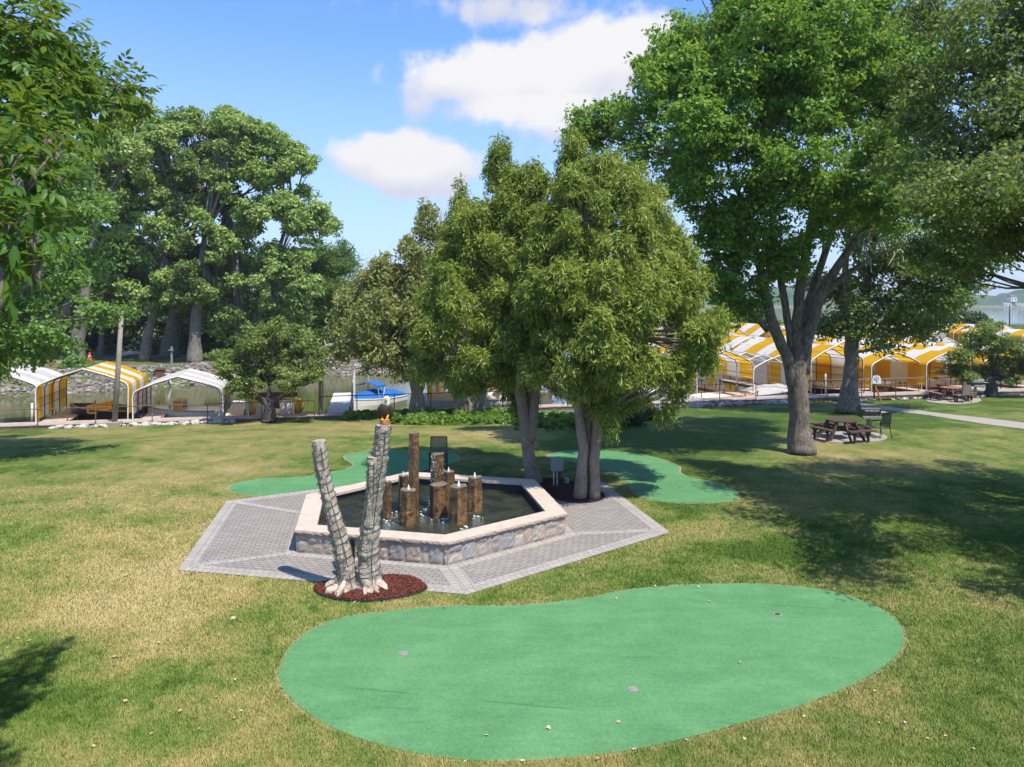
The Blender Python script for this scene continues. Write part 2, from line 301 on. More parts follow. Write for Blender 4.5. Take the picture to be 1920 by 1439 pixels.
plain('gel_white', (.78, .76, .73), (.68, .66, .63), 3, .25, .05, .5); plain('gel_yellow', (.72, .42, .08), (.6, .33, .06), 3, .3, .05); plain('gel_dark', (.03, .03, .035), None, 3, .3, .05)
plain('gel_red', (.45, .03, .03), None, 3, .3, .05); plain('gel_orange', (.58, .30, .09), (.42, .2, .06), 3, .4); plain('gel_grey', (.33, .34, .36), (.25, .26, .28), 3, .6); plain('glass_dark', (.02, .025, .03), None, 3, .08, .02)
plain('soil_tan', (.36, .29, .19), (.24, .19, .11), 25, .9, .8); plain('tyre', (.015, .015, .015)); plain('cone_orange', (.75, .09, .02), None, 4, .5); plain('car_dark', (.02, .022, .028), None, 3, .2, .02, .6); plain('brown_panel', (.20, .08, .04), (.12, .05, .03), 4)
plain('eagle_brown', (.07, .042, .028), (.025, .016, .012), 22, .5, .9, bdist=.02); plain('eagle_white', (.8, .78, .72), (.55, .5, .45), 22, .5, .6); plain('eagle_yellow', (.85, .42, .02), (.7, .3, .01), 12, .4)
plain('carved_wood', (.40, .17, .075), (.20, .08, .035), 10, .5, .6); plain('string_green', (.05, .06, .05), None, 20, .6); plain('leaf_dry', (.52, .35, .21), (.38, .22, .12), 20, .8)
plain('leaf_pale', (.68, .52, .38), (.5, .36, .22), 20, .8); plain('cup_grey', (.27, .25, .23), (.19, .18, .165), 20, .6); plain('cup_dark', (.05, .06, .05)); plain('sign_blue', (.08, .13, .25), None); plain('sign_white', (.8, .8, .78), (.7, .7, .68), 5, .4, .05)
n = NT('far_hill'); f = n.noise(.03, 5, .7, n.pos()); M['far_hill'] = n.done(n.bsdf(n.ramp(f, [(.35, (.03, .06, .02)), (.65, (.07, .12, .04))]), .9, f, .8, 4., .1))
plain('flower_purple', (.32, .25, .32), None, 20)

# ---------------------------------------------------------------- object helpers
COL = sc.collection
def tag(o, label=None, cat=None, group=None, kind=None):
    if label: o['label'] = label
    if cat: o['category'] = cat
    if group: o['group'] = group
    if kind: o['kind'] = kind
    return o
def empty(name, loc, rz=0., label=None, cat=None, group=None):
    o = bpy.data.objects.new(name, None); COL.objects.link(o); o.location = loc; o.rotation_euler = (0, 0, rz); o.empty_display_size = .2
    return tag(o, label, cat, group)
def copy_tree(o, parent=None):
    c = o.copy(); COL.objects.link(c); c.parent = parent
    for ch in list(o.children): copy_tree(ch, c)
    return c
class MB:
    def __init__(s): s.v = []; s.f = []; s.m = []; s.uv = None
    def add(s, vs, fs, mi=0):
        b = len(s.v); s.v += [tuple(p) for p in vs]; s.f += [tuple(b+i for i in f) for f in fs]; s.m += [mi]*len(fs)
    def box(s, c, sz, rot=None, mi=0):
        c = Vector(c); h = Vector(sz)/2; vs = []
        for dx in (-1, 1):
            for dy in (-1, 1):
                for dz in (-1, 1):
                    p = Vector((dx*h.x, dy*h.y, dz*h.z))
                    if rot is not None: p = rot @ p
                    vs.append(c+p)
        s.add(vs, [(0,1,3,2),(4,6,7,5),(0,4,5,1),(2,3,7,6),(0,2,6,4),(1,5,7,3)], mi)
    def bar(s, a, b, wd, th=None, mi=0):
        a = Vector(a); b = Vector(b); d = b-a; th = th or wd
        s.box((a+b)/2, (wd, th, d.length), d.to_track_quat('Z', 'Y').to_matrix(), mi)
    def tube(s, pts, rad, seg=8, mi=0, jit=0., cap=True, seed=0, fl=1.):
        pts = [Vector(p) for p in pts]; n = len(pts)
        rad = [rad]*n if isinstance(rad, (int, float)) else rad
        vs = []; rn = random.Random(seed); up = None
        for i, p in enumerate(pts):
            d = (pts[min(i+1, n-1)]-pts[max(i-1, 0)]).normalized()
            if up is None:
                up = Vector((1, 0, 0)) if abs(d.x) < .8 else Vector((0, 1, 0))
            x = (up-d*up.dot(d)).normalized(); up = x; y = d.cross(x)
            for k in range(seg):
                a = 2*math.pi*k/seg; r = rad[i]
                if jit: r *= 1+jit*mnoise.noise(Vector((math.cos(a)*1.7+seed*3.1, math.sin(a)*1.7, p.z*1.1+i*.13)))*2
                vs.append(p+(x*math.cos(a)+y*math.sin(a)*fl)*r)
        fs = [(i*seg+k, i*seg+(k+1) % seg, (i+1)*seg+(k+1) % seg, (i+1)*seg+k) for i in range(n-1) for k in range(seg)]
        if cap: fs += [tuple(range(seg))[::-1], tuple(range((n-1)*seg, n*seg))]
        s.add(vs, fs, mi)
    def prism(s, poly, z0, z1, mi=0, top=None):
        n = len(poly); s.add([(p[0], p[1], z0) for p in poly]+[(p[0], p[1], z1) for p in (top or poly)],
            [tuple(range(n))[::-1], tuple(range(n, 2*n))]+[(i, (i+1) % n, n+(i+1) % n, n+i) for i in range(n)], mi)
    def lathe(s, c, prof, seg=16, mi=0):
        c = Vector(c); vs = [c+Vector((r*math.cos(2*math.pi*k/seg), r*math.sin(2*math.pi*k/seg), z)) for r, z in prof for k in range(seg)]
        fs = [(i*seg+k, i*seg+(k+1) % seg, (i+1)*seg+(k+1) % seg, (i+1)*seg+k) for i in range(len(prof)-1) for k in range(seg)]
        fs += [tuple(range(seg))[::-1], tuple(range((len(prof)-1)*seg, len(prof)*seg))]
        s.add(vs, fs, mi)
    def build(s, name, mats, parent=None, smooth=False, loc=None, attr=None, bevel=0):
        me = bpy.data.meshes.new(name); me.from_pydata(s.v, [], s.f); me.validate(); me.update()
        mats = mats if isinstance(mats, (list, tuple)) else [mats]
        for m in mats: me.materials.append(M[m])
        if len(mats) > 1 and len(me.polygons) == len(s.m): me.polygons.foreach_set('material_index', s.m)
        if smooth: me.polygons.foreach_set('use_smooth', [True]*len(me.polygons))
        if attr is not None and len(me.polygons) == len(attr):
            a = me.attributes.new('rnd', 'FLOAT', 'FACE'); a.data.foreach_set('value', attr)
        o = bpy.data.objects.new(name, me); COL.objects.link(o)
        if parent: o.parent = parent
        if loc is not None: o.location = loc
        if bevel:
            b = o.modifiers.new('bevel', 'BEVEL'); b.width = bevel; b.segments = 2; b.limit_method = 'ANGLE'
        return o
def sheet(name, pts, mat, dz=.004, thick=0., parent=None, res=None, attrs=None):
    """flat-laid area following the ground: outline points given, dense grid inside"""
    bm = bmesh.new(); vs = [bm.verts.new((p[0], p[1], 0)) for p in pts]; f = bm.faces.new(vs)
    if f.normal.z < 0 or f.calc_area() and sum((pts[i][0]*pts[(i+1) % len(pts)][1]-pts[(i+1) % len(pts)][0]*pts[i][1]) for i in range(len(pts))) < 0: f.normal_flip()
    if res:
        xs = [p[0] for p in pts]; ys = [p[1] for p in pts]
        for ax, lo, hi in ((0, min(xs), max(xs)), (1, min(ys), max(ys))):
            k = lo+res
            while k < hi:
                co = [0, 0, 0]; no = [0, 0, 0]; co[ax] = k; no[ax] = 1
                bmesh.ops.bisect_plane(bm, geom=bm.verts[:]+bm.edges[:]+bm.faces[:], plane_co=co, plane_no=no); k += res
    for v in bm.verts: v.co.z = zt(v.co.x, v.co.y)+dz
    if thick:
        be = [e for e in bm.edges if e.is_boundary]
        r = bmesh.ops.extrude_edge_only(bm, edges=be)
        for g in r['geom']:
            if isinstance(g, bmesh.types.BMVert): g.co.z -= thick
    bmesh.ops.triangulate(bm, faces=[f for f in bm.faces if len(f.verts) > 4])
    me = bpy.data.meshes.new(name); bm.to_mesh(me); bm.free(); me.materials.append(M[mat])
    o = bpy.data.objects.new(name, me); COL.objects.link(o); o.parent = parent; return o
def smooth_loop(pts, k=8):
    n = len(pts); out = []
    for i in range(n):
        p0, p1, p2, p3 = (Vector(pts[(i+j-1) % n][:2]) for j in range(4))
        for j in range(k):
            t = j/k; out.append(.5*((2*p1)+(-p0+p2)*t+(2*p0-5*p1+4*p2-p3)*t*t+(-p0+3*p1-3*p2+p3)*t**3))
    return [(p.x, p.y) for p in out]
def inside(x, y, poly):
    x = np.asarray(x); y = np.asarray(y); r = np.zeros(x.shape, bool); n = len(poly)
    for i in range(n):
        x1, y1 = poly[i][0], poly[i][1]; x2, y2 = poly[(i+1) % n][0], poly[(i+1) % n][1]
        c = ((y1 > y) != (y2 > y)) & (x < (x2-x1)*(y-y1)/((y2-y1) or 1e-9)+x1); r ^= c
    return r

# ---------------------------------------------------------------- the ground, the water, the hills
def axis(lo, hi, step, far):
    a = list(np.arange(lo, hi+.01, step)); s = step; x = hi
    up = []
    while x < far: s *= 1.22; x += s; up.append(x)
    s = step; x = lo; dn = []
    while x > -far: s *= 1.22; x -= s; dn.append(x)
    return np.array(dn[::-1]+a+up)
ax, ay = axis(-62, 62, .5, 3000), axis(-4, 96, .4, 3000)
XX, YY = np.meshgrid(ax, ay); ZZ = terrain(XX, YY)
ZZ = ZZ+np.where((YY < 60) & (YY > 5), 0, 0)
nx, ny = len(ax), len(ay)
me = bpy.data.meshes.new('ground'); V = np.stack([XX, YY, ZZ], -1).reshape(-1, 3)
idx = np.arange(nx*ny).reshape(ny, nx); Fq = np.stack([idx[:-1, :-1], idx[:-1, 1:], idx[1:, 1:], idx[1:, :-1]], -1).reshape(-1, 4)
def fast_mesh(name, V, Fq, mat, rnd=None, parent=None, smooth=False):
    me = bpy.data.meshes.new(name); k = Fq.shape[1]
    me.vertices.add(len(V)); me.vertices.foreach_set('co', np.ascontiguousarray(V, np.float32).ravel())
    me.loops.add(Fq.size); me.loops.foreach_set('vertex_index', Fq.astype(np.int32).ravel())
    me.polygons.add(len(Fq)); me.polygons.foreach_set('loop_start', np.arange(0, Fq.size, k, dtype=np.int32)); me.polygons.foreach_set('loop_total', np.full(len(Fq), k, np.int32))
    if smooth: me.polygons.foreach_set('use_smooth', np.ones(len(Fq), bool))
    me.update(calc_edges=True); me.materials.append(M[mat])
    if rnd is not None:
        a = me.attributes.new('rnd', 'FLOAT', 'FACE'); a.data.foreach_set('value', rnd.astype(np.float32))
    o = bpy.data.objects.new(name, me); COL.objects.link(o); o.parent = parent; return o
tag(fast_mesh('ground', V, Fq, 'lawn', smooth=True), kind='structure')
mb = MB(); mb.add([(-3000, 30, LAKE), (3000, 30, LAKE), (3000, 2800, LAKE), (-3000, 2800, LAKE)], [(0, 1, 2, 3)])
tag(mb.build('water', 'harbor_water'), kind='structure')
# far shore bluffs
rs = np.random.RandomState(5)
hx = np.arange(-700, 1500, 7.); hy = np.array([862, 868, 876, 886, 900, 920, 950, 990, 1040])
HX, HYY = np.meshgrid(hx, hy); base = (HYY-862)/178
Hh = 24+9*np.sin(HX*.006+1)+5*np.sin(HX*.017)+3*np.sin(HX*.041+2)
HZ = -3+Hh*np.sin(np.clip(base*1.4, 0, 1)*math.pi/2)+(rs.rand(*HX.shape)-.3)*6*(base > 0.01)+np.where(base > .01, 5, 0)
V = np.stack([HX+rs.randn(*HX.shape)*1.5, HYY, HZ], -1).reshape(-1, 3); nx, ny = len(hx), len(hy)
idx = np.arange(nx*ny).reshape(ny, nx); Fq = np.stack([idx[:-1, :-1], idx[:-1, 1:], idx[1:, 1:], idx[1:, :-1]], -1).reshape(-1, 4)
tag(fast_mesh('hills', V, Fq, 'far_hill', smooth=True), kind='structure')

# ---------------------------------------------------------------- foliage machinery
def unit(a): return a/np.maximum(np.linalg.norm(a, axis=1, keepdims=True), 1e-6)
def leaf_quads(rs, C, out, L, Wd, droop=0., up=.5, rand=.9, spread=.8):
    n = len(C)
    nrm = unit(out*.5+np.array((0, 0, up*.7))+rs.randn(n, 3)*rand*.72)
    d = unit(rs.randn(n, 3)*.8+out*spread+np.array((0, 0, -droop)))
    d = unit(d-nrm*(d*nrm).sum(1, keepdims=True)*(.9 if droop < .6 else .25)); s = unit(np.cross(nrm, d))
    l = (L*(.65+.7*rs.rand(n)))[:, None]; w_ = (Wd*(.65+.7*rs.rand(n)))[:, None]
    a = C-d*l*.5; b = C+s*w_*.5+nrm*w_*.12; c = C+d*l*.5-nrm*l*.1; e = C-s*w_*.5+nrm*w_*.12
    V = np.stack([a, b, c, e], 1).reshape(-1, 3); F = np.arange(4*n).reshape(n, 4); return V, F
def crown(root, blobs, nleaf, L, Wd, clump, mat, seed=0, droop=0., per=60, name='crown', flat=.65, kind=None, shell=.38):
    rs = np.random.RandomState(seed); B = np.array([list(b[:6]) for b in blobs], float)
    wt = B[:, 3]*B[:, 5]+B[:, 4]*B[:, 5]; wt /= wt.sum(); nc = max(4, nleaf//per)
    bi = rs.choice(len(B), nc, p=wt); b = B[bi]
    d = unit(rs.randn(nc, 3)); r = rs.rand(nc)**shell*(.86+.28*rs.rand(nc))
    ctr = b[:, :3]+d*b[:, 3:]*r[:, None]
    cs = clump*(.55+.9*rs.rand(nc))
    li = np.repeat(np.arange(nc), per); n = len(li)
    o = rs.randn(n, 3)*np.array((1, 1, flat)); o = unit(o)*(rs.rand(n)**.5)[:, None]*np.array((1, 1, flat))
    C = ctr[li]+o*cs[li][:, None]
    if droop: C[:, 2] -= (o[:, 0]**2+o[:, 1]**2)*cs[li]*droop*.6
    outv = unit(unit(C-b[li][:, :3])*.6+o*.8)
    V, F = leaf_quads(rs, C, outv, L, Wd, droop)
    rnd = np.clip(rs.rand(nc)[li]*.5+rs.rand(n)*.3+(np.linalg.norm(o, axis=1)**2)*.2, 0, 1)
    ob = fast_mesh(name, V-np.array(root.location) if root else V, F, mat, rnd, root)
    if kind: ob['kind'] = kind
    return ob, ctr
def BL(px, py, r, D, ry=None, dr=None):
    p = at(px, py, D); k = D/FPX; return (p.x, p.y, p.z, r*k, (dr if dr is not None else r*k*.9), (ry or r)*k)
def bez(a, b, bend, n=7):
    a = Vector(a); b = Vector(b); m = (a+b)/2+Vector(bend)
    return [(1-t)**2*a+2*t*(1-t)*m+t*t*b for t in [i/n for i in range(n+1)]]
def wood(root, stems, blobs, mat, seed=0, twig=5, limb_r=.10, from_z=None, name='trunk'):
    """stems: list of (points, radii). limbs grow from the stems' upper ends to the crown's lobes"""
    rn = random.Random(seed); mb = MB(); L0 = Vector(root.location)
    for k, (pts, rad) in enumerate(stems):
        P = []; Rr = []
        for i in range(len(pts)-1):
            for j in range(4):
                t = j/4; P.append(Vector(pts[i]).lerp(Vector(pts[i+1]), t)); Rr.append(rad[i]*(1-t)+rad[i+1]*t)
        P.append(Vector(pts[-1])); Rr.append(rad[-1])
        P = [p+Vector((rn.uniform(-1, 1), rn.uniform(-1, 1), 0))*r*.10-L0 for p, r in zip(P, Rr)]
        mb.tube(P, Rr, 12, jit=.10, seed=seed+k)
    ends = [Vector(s[0][-1]) for s in stems]+[Vector(s[0][-2]) for s in stems]
    for b in (blobs if len(blobs) < 45 else blobs[::2]):
        c = Vector(b[:3]); e = min(ends, key=lambda q: (q-c).length+max(0, q.z-c.z)*2)
        ln = (c-e).length
        if ln < .3: continue
        P = bez(e, c, (rn.uniform(-.12, .12)*ln, rn.uniform(-.1, .1)*ln, -.10*ln))
        mb.tube([p-L0 for p in P], [limb_r*(1-.75*i/7) for i in range(8)], 7, jit=.06, seed=seed)
        for _ in range(twig):
            d = Vector((rn.gauss(0, 1), rn.gauss(0, 1), rn.gauss(.3, .8))).normalized(); q = c+Vector((d.x*b[3], d.y*b[4], d.z*b[5]))*rn.uniform(.6, .95)
            s_ = P[rn.randint(3, 7)]; T = bez(s_, q, (0, 0, -.08*ln), 4)
            mb.tube([p-L0 for p in T], [limb_r*.3*(1-.8*i/4)+.006 for i in range(5)], 5)
    return mb.build(name, mat, root, smooth=True)
def poly_blobs(poly, n, r0, r1, D, seed, dk=.85, doff=0., sq=.9):
    rn = random.Random(seed); o = []; xs = [p[0] for p in poly]; ys = [p[1] for p in poly]; t = 0
    while len(o) < n and t < 60*n:
        t += 1; x = rn.uniform(min(xs), max(xs)); y = rn.uniform(min(ys), max(ys)); r = rn.uniform(r0, r1)
        if not all(inside(np.array([x+dx*r*.72]), np.array([y+dy*r*.72]), poly)[0] for dx, dy in ((0, 0), (1, 0), (-1, 0), (0, -1), (0, 1))): continue
        row = [x]; q = x
        while inside(np.array([q]), np.array([y]), poly)[0]: q += 8
        hi = q; q = x
        while inside(np.array([q]), np.array([y]), poly)[0]: q -= 8
        c = (hi+q)/2; h = max(20, (hi-q)/2); u = (x-c)/h; dep = h*math.sqrt(max(.05, 1-u*u))*dk
        o.append(BL(x, y, r, D+doff+rn.choice((-1, -1, 1))*dep*rn.uniform(.35, 1)*D/FPX, r*sq))
    return o
def lumpy(blobs, k, seed, a=.42, b_=.62):
    rn = random.Random(seed); o = []
    for b in blobs:
        o.append((b[0], b[1], b[2], b[3]*.82, b[4]*.82, b[5]*.82))
        for _ in range(k):
            d = Vector((rn.gauss(0, 1), rn.gauss(0, 1), rn.gauss(.15, .8))).normalized(); s = rn.uniform(a*.7, a*1.2)
            o.append((b[0]+d.x*b[3]*rn.uniform(.75, 1.05), b[1]+d.y*b[4]*rn.uniform(.75, 1.05), b[2]+d.z*b[5]*rn.uniform(.7, 1.05), b[3]*s, b[4]*s, b[5]*s*.9))
    return o
def tree(name, base, label, cat, stems, blobs, nleaf, L, Wd, clump, lm, bm_, seed, droop=0., per=60, limb_r=.1, twig=5, group=None, flat=.65, shell=.38):
    r = empty(name, base, 0, label, cat, group)
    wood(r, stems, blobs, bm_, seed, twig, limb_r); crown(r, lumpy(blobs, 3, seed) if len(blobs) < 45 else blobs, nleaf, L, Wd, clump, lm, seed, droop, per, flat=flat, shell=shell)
    return r

# ---------------------------------------------------------------- fountain plaza
def GP(px, py): p = G(px, py); return (p.x, p.y)
FO = [Vector(p) for p in ((-4.71, 15.5), (-1.33, 14.72), (1.26, 16.72), (.60, 19.85), (-3.0, 20.75), (-5.28, 18.3))]   # A F E D C B, anticlockwise
PL = [Vector(GP(333, 1071)), Vector(GP(876, 1117)), Vector(GP(1256, 1000)), Vector((2.75, 21.6)), Vector((-2.9, 22.3)), Vector(GP(425, 941))]
def offset_poly(P, d):
    n = len(P); o = []
    for i in range(n):
        a, b, c = P[i-1], P[i], P[(i+1) % n]; e1 = (b-a).normalized(); e2 = (c-b).normalized()
        n1 = Vector((-e1.y, e1.x)); n2 = Vector((-e2.y, e2.x)); m = (n1+n2).normalized(); o.append(b+m*(d/max(.3, m.dot(n1))))
    return o
plaza = empty('paved_plaza', (-2, 17.6, 0)); tag(plaza, kind='structure')
def uv_sheet(name, pts, mat, z, du, parent, origin=None):
    me = bpy.data.meshes.new(name); me.from_pydata([(p[0], p[1], z) for p in pts], [], [tuple(range(len(pts)))]); me.materials.append(M[mat])
    if me.polygons[0].normal.z < 0: me.flip_normals()
    o0 = Vector(origin or pts[0]); du = Vector(du).normalized(); dv = Vector((-du.y, du.x)); uv = me.uv_layers.new(name='UVMap')
    for l in me.loops:
        q = Vector(me.vertices[l.vertex_index].co[:2])-o0; uv.data[l.index].uv = (q.dot(du)+50.0, q.dot(dv)+50.0)
    o = bpy.data.objects.new(name, me); COL.objects.link(o); o.parent = parent; o.matrix_parent_inverse = parent.matrix_world.inverted() if parent else Matrix()
    if parent: o.location = -Vector(parent.location)
    return o
IN = offset_poly(PL, .30)
for i in range(6):
    j = (i+1) % 6; e = (PL[j]-PL[i])
    rad = (FO[i]+FO[j])/2-(PL[i]+PL[j])/2
    # paving field between the basin and the border, one per side
    a, b, c, d = IN[i], IN[j], FO[j], FO[i]
    inn = offset_poly([Vector(p) for p in (a, b, c, d)], .0)
    du = e if i in (0, 1, 4, 3) else (e if i == 2 else e)
    uv_sheet('paving', inn, 'paver_grey', .022, Vector((-e.y, e.x)) if i in (5, 2) else e, plaza)
    uv_sheet('border', [PL[i], PL[j], IN[j], IN[i]], 'paver_border', .0225, e, plaza)
for i in range(6):  # light double bands running from the basin corners to the border corners
    d = (PL[i]-FO[i]).normalized(); s = Vector((-d.y, d.x)); a = FO[i]; b = IN[i]+d*.1
    for k in ((-1, 1) if i == 1 else (0,)):
        wd = .105 if i == 1 else .10; c0 = s*k*.112
        uv_sheet('border', [a+c0-s*wd, b+c0-s*wd, b+c0+s*wd, a+c0+s*wd], 'paver_border', .0262, d, plaza)
OUT2 = offset_poly(FO, -.22)
for i in range(6):
    j = (i+1) % 6; uv_sheet('border', [OUT2[i], OUT2[j], FO[j], FO[i]], 'paver_border', .0245, FO[j]-FO[i], plaza)
# a thin dark plinth so the slabs have an edge
mb = MB(); mb.prism([tuple(p-Vector((-2, 17.6))) for p in PL], -.05, .018); o = mb.build('base_slab', 'paver_border', plaza)
for ch in plaza.children: ch['kind'] = 'structure'

fn = empty('fountain', (-2.07, 17.65, .02), 0, 'hexagonal stone fountain basin with a pale limestone cap, wet rust-brown basalt columns and bubbling water', 'fountain'); FL = Vector(fn.location)
def loc2(P): return [(p.x-FL.x, p.y-FL.y) for p in P]
CAPO = offset_poly(FO, -.06); CAPI = offset_poly(FO, .42); WI = offset_poly(FO, .36); WO = offset_poly(FO, .035)
mb = MB(); zc = .50
def ring(mb, O, I, z0, z1, mi=0):
    n = len(O)
    vs = [(*p, z0) for p in O]+[(*p, z1) for p in O]+[(*p, z0) for p in I]+[(*p, z1) for p in I]; fs = []
    for i in range(n):
        j = (i+1) % n; fs += [(i, j, n+j, n+i), (n+i, n+j, 3*n+j, 3*n+i), (3*n+i, 3*n+j, 2*n+j, 2*n+i), (2*n+i, 2*n+j, j, i)]
    mb.add(vs, fs, mi)
ring(mb, loc2(WO), loc2(WI), 0, zc-.072); mb.build('inner_wall', 'pool_liner', fn)
# chiselled cap: top plate smooth, outer edge rough
mb = MB(); rn = random.Random(3)
for i in range(6):
    a, b = Vector(loc2(CAPO)[i]), Vector(loc2(CAPO)[(i+1) % 6]); a2, b2 = Vector(loc2(CAPI)[i]), Vector(loc2(CAPI)[(i+1) % 6])
    K = 60; e = (b-a).normalized(); nrm = Vector((e.y, -e.x)); base = len(mb.v)
    rows = []
    for k in range(K+1):
        t = k/K; p = a.lerp(b, t); q = a2.lerp(b2, t); en = 0 if k in (0, K) else 1
        j1, j2, j3 = (rn.uniform(-.012, .012)*en for _ in range(3))
        rows.append([(q.x, q.y, zc-.07), (q.x, q.y, zc-.003), (p.x-nrm.x*.03, p.y-nrm.y*.03, zc), (p.x+nrm.x*(j1-.008), p.y+nrm.y*(j1-.008), zc-.015+j3*.4), (p.x+nrm.x*j2, p.y+nrm.y*j2, zc-.042), (p.x+nrm.x*(j3-.012), p.y+nrm.y*(j3-.012), zc-.07), (p.x-nrm.x*.08, p.y-nrm.y*.08, zc-.071)])
    vs = [v for r in rows for v in r]; fs = []; mi = []
    for k in range(K):
        for c in range(6): fs.append((k*7+c, k*7+c+1, (k+1)*7+c+1, (k+1)*7+c))
    b0 = len(mb.f); mb.add(vs, fs)
    for q in range(b0, len(mb.f)): mb.m[q] = 1 if (q-b0) % 6 >= 2 else 0
mb.build('cap', ['limestone', 'limestone_rough'], fn)
# dressed stone facing
mb = MB(); vals = []; rn = random.Random(11)
for i in range(6):
    P = loc2(FO); a, b = Vector(P[i]), Vector(P[(i+1) % 6]); e = (b-a); Ln = e.length; e.normalize(); nr = Vector((e.y, -e.x)); x = 0
    while x < Ln-.01:
        wd = min(rn.choice((.09, .15, .2, .26, .32, .38)), Ln-x)
        if Ln-x-wd < .1: wd = Ln-x
        cells = [(0, zc-.072)] if rn.random() < .38 else ([(0, .22), (.22, zc-.072)] if rn.random() < .6 else [(0, .28), (.28, zc-.072)])
        for z0, z1 in cells:
            g = .006; dp = rn.uniform(.004, .022); K = max(2, int(wd/.06)); J = max(2, int((z1-z0)/.06)); vs = []
            for u in range(K+1):
                for v in range(J+1):
                    ed = u in (0, K) or v in (0, J); q = a+e*(x+g+(wd-2*g)*u/K)+nr*((dp+rn.uniform(-.004, .016)) if not ed else -.004); vs.append((q.x, q.y, z0+g+(z1-z0-2*g)*v/J))
            fs = [(u*(J+1)+v, (u+1)*(J+1)+v, (u+1)*(J+1)+v+1, u*(J+1)+v+1) for u in range(K) for v in range(J)]
            mb.add(vs, fs); vals += [rn.random()]*len(fs)
        x += wd
mb.build('stone_wall', 'stone_veneer', fn, attr=vals)
mb = MB(); ring(mb, loc2(offset_poly(FO, .001)), loc2(offset_poly(FO, .034)), 0, zc-.073); mb.build('mortar_bed', 'limestone_rough', fn)
WZ = .27
mb = MB(); P = loc2(offset_poly(FO, .30)); K = 70; xs = [p[0] for p in P]; ys = [p[1] for p in P]
mb.add([(*p, WZ-.02) for p in P], [tuple(range(6))]); mb.build('water_surface', 'pool_water', fn)
mb = MB(); mb.bar((-2.55, .75, WZ+.13), (-2.0, 1.95, WZ+.13), .03); mb.bar((-2.62, -.6, WZ+.16), (-2.2, -1.2, WZ+.02), .02)
# basalt columns: px of centre, py of top, py of foot, px width, sides, lean
cols = [(726, 902, 972, 15, 6, 0, 1), (756, 892, 952, 17, 5, 0, 1), (775, 812, 968, 20, 6, .004, 0), (766, 918, 987, 30, 6, 0, 1), (819, 851, 956, 23, 5, .02, 2), (823, 908, 972, 33, 6, 0, 0),
        (841, 884, 940, 21, 6, 0, 1), (860, 911, 985, 35, 5, 0, 1), (890, 894, 961, 26, 6, 0, 1)]
rn = random.Random(8)
for ci, (px, pt, pb, wpx, sd, ln, jet) in enumerate(cols):
    g = W(px, pb, WZ); D = g.y; r = wpx*D/FPX/2*1.04; D = D+r*.8; g = Vector(((px-CX)/FPX*D, D, WZ)); top = CZ-(pt-HY)/FPX*D; r0 = r
    o = empty('stone_column', g-FL) ; o.parent = fn
    H = top-(0.02); z0 = -.22-.02; mb = MB(); prof = []; a0 = rn.random()*3; irr = [rn.uniform(.88, 1.08) for _ in range(sd)]; K = 14
    for k in range(K+1):
        t = k/K; z = z0+(H-z0)*t; sc_ = (1.13-.15*t) if ci != 5 else (1.05-.05*t)
        ring_ = []
        for q in range(sd):
            an = a0+2*math.pi*q/sd; rr = r0*1.08*irr[q]*sc_*(1+rn.uniform(-.045, .045))
            ring_.append((rr*math.cos(an)+ln*(H*t), rr*math.sin(an), z+(rn.uniform(-.015, .015) if k == K else 0)))
        prof.append(ring_)
    vs = [p for r_ in prof for p in r_]; fs = [(k*sd+q, k*sd+(q+1) % sd, (k+1)*sd+(q+1) % sd, (k+1)*sd+q) for k in range(K) for q in range(sd)]
    mb.add(vs, fs); mb.add(prof[-1], [tuple(range(sd))], 1)
    for v in range(len(mb.v)): mb.v[v] = (mb.v[v][0], mb.v[v][1], mb.v[v][2]-(g.z-FL.z)+0)
    c = mb.build('stone', ['basalt', 'basalt_top'], fn, loc=g-FL); COL.objects.unlink(o); bpy.data.objects.remove(o); c.name = 'stone_column'
    zt_ = H-(g.z-FL.z)
    if jet:
        mb = MB(); rr = r0*.15
        mb.lathe((ln*H, 0, zt_-.005), [(rr*1.5, 0), (rr*1.05, .02), (rr*.8, .05), (rr*.55, .085), (rr*.2, .115)], 9)
        if jet == 1: mb.build('water_jet', 'foam', c, smooth=True)
        if jet == 2:
            mb = MB()
            for _ in range(150):
                an = rn.uniform(2.4, 4.6) if rn.random() < .6 else rn.random()*6.3; t = rn.random(); q = r0*(.95+.25*t+rn.uniform(0, .1)); s_ = rn.uniform(.003, .009)
                mb.lathe((ln*H*(1-t)+math.cos(an)*q, math.sin(an)*q-.01, zt_*(1-t)+.01), [(s_, 0), (s_*1.3, s_*2), (s_*.6, s_*4)], 5)
            mb.build('falling_water', 'foam', c, smooth=True)['kind'] = 'stuff'
mb = MB(); rn = random.Random(4)
for (px, py, n_, sp_) in ((805, 960, 60, .16), (830, 972, 40, .12), (750, 965, 14, .2), (870, 988, 8, .12), (895, 968, 8, .12), (722, 978, 8, .1)):
    g = W(px, py, WZ)-FL
    for _ in range(n_):
        x = rn.gauss(0, sp_); y = rn.gauss(0, sp_); s_ = rn.uniform(.004, .014)*(1.5 if abs(x)+abs(y) < .1 else 1)
        mb.lathe((g.x+x, g.y+y, WZ-.026), [(s_*1.9, .004), (s_*1.3, .012), (s_*.3, .016)], 6)
mb.build('splash_foam', 'foam', fn, smooth=True)['kind'] = 'stuff'

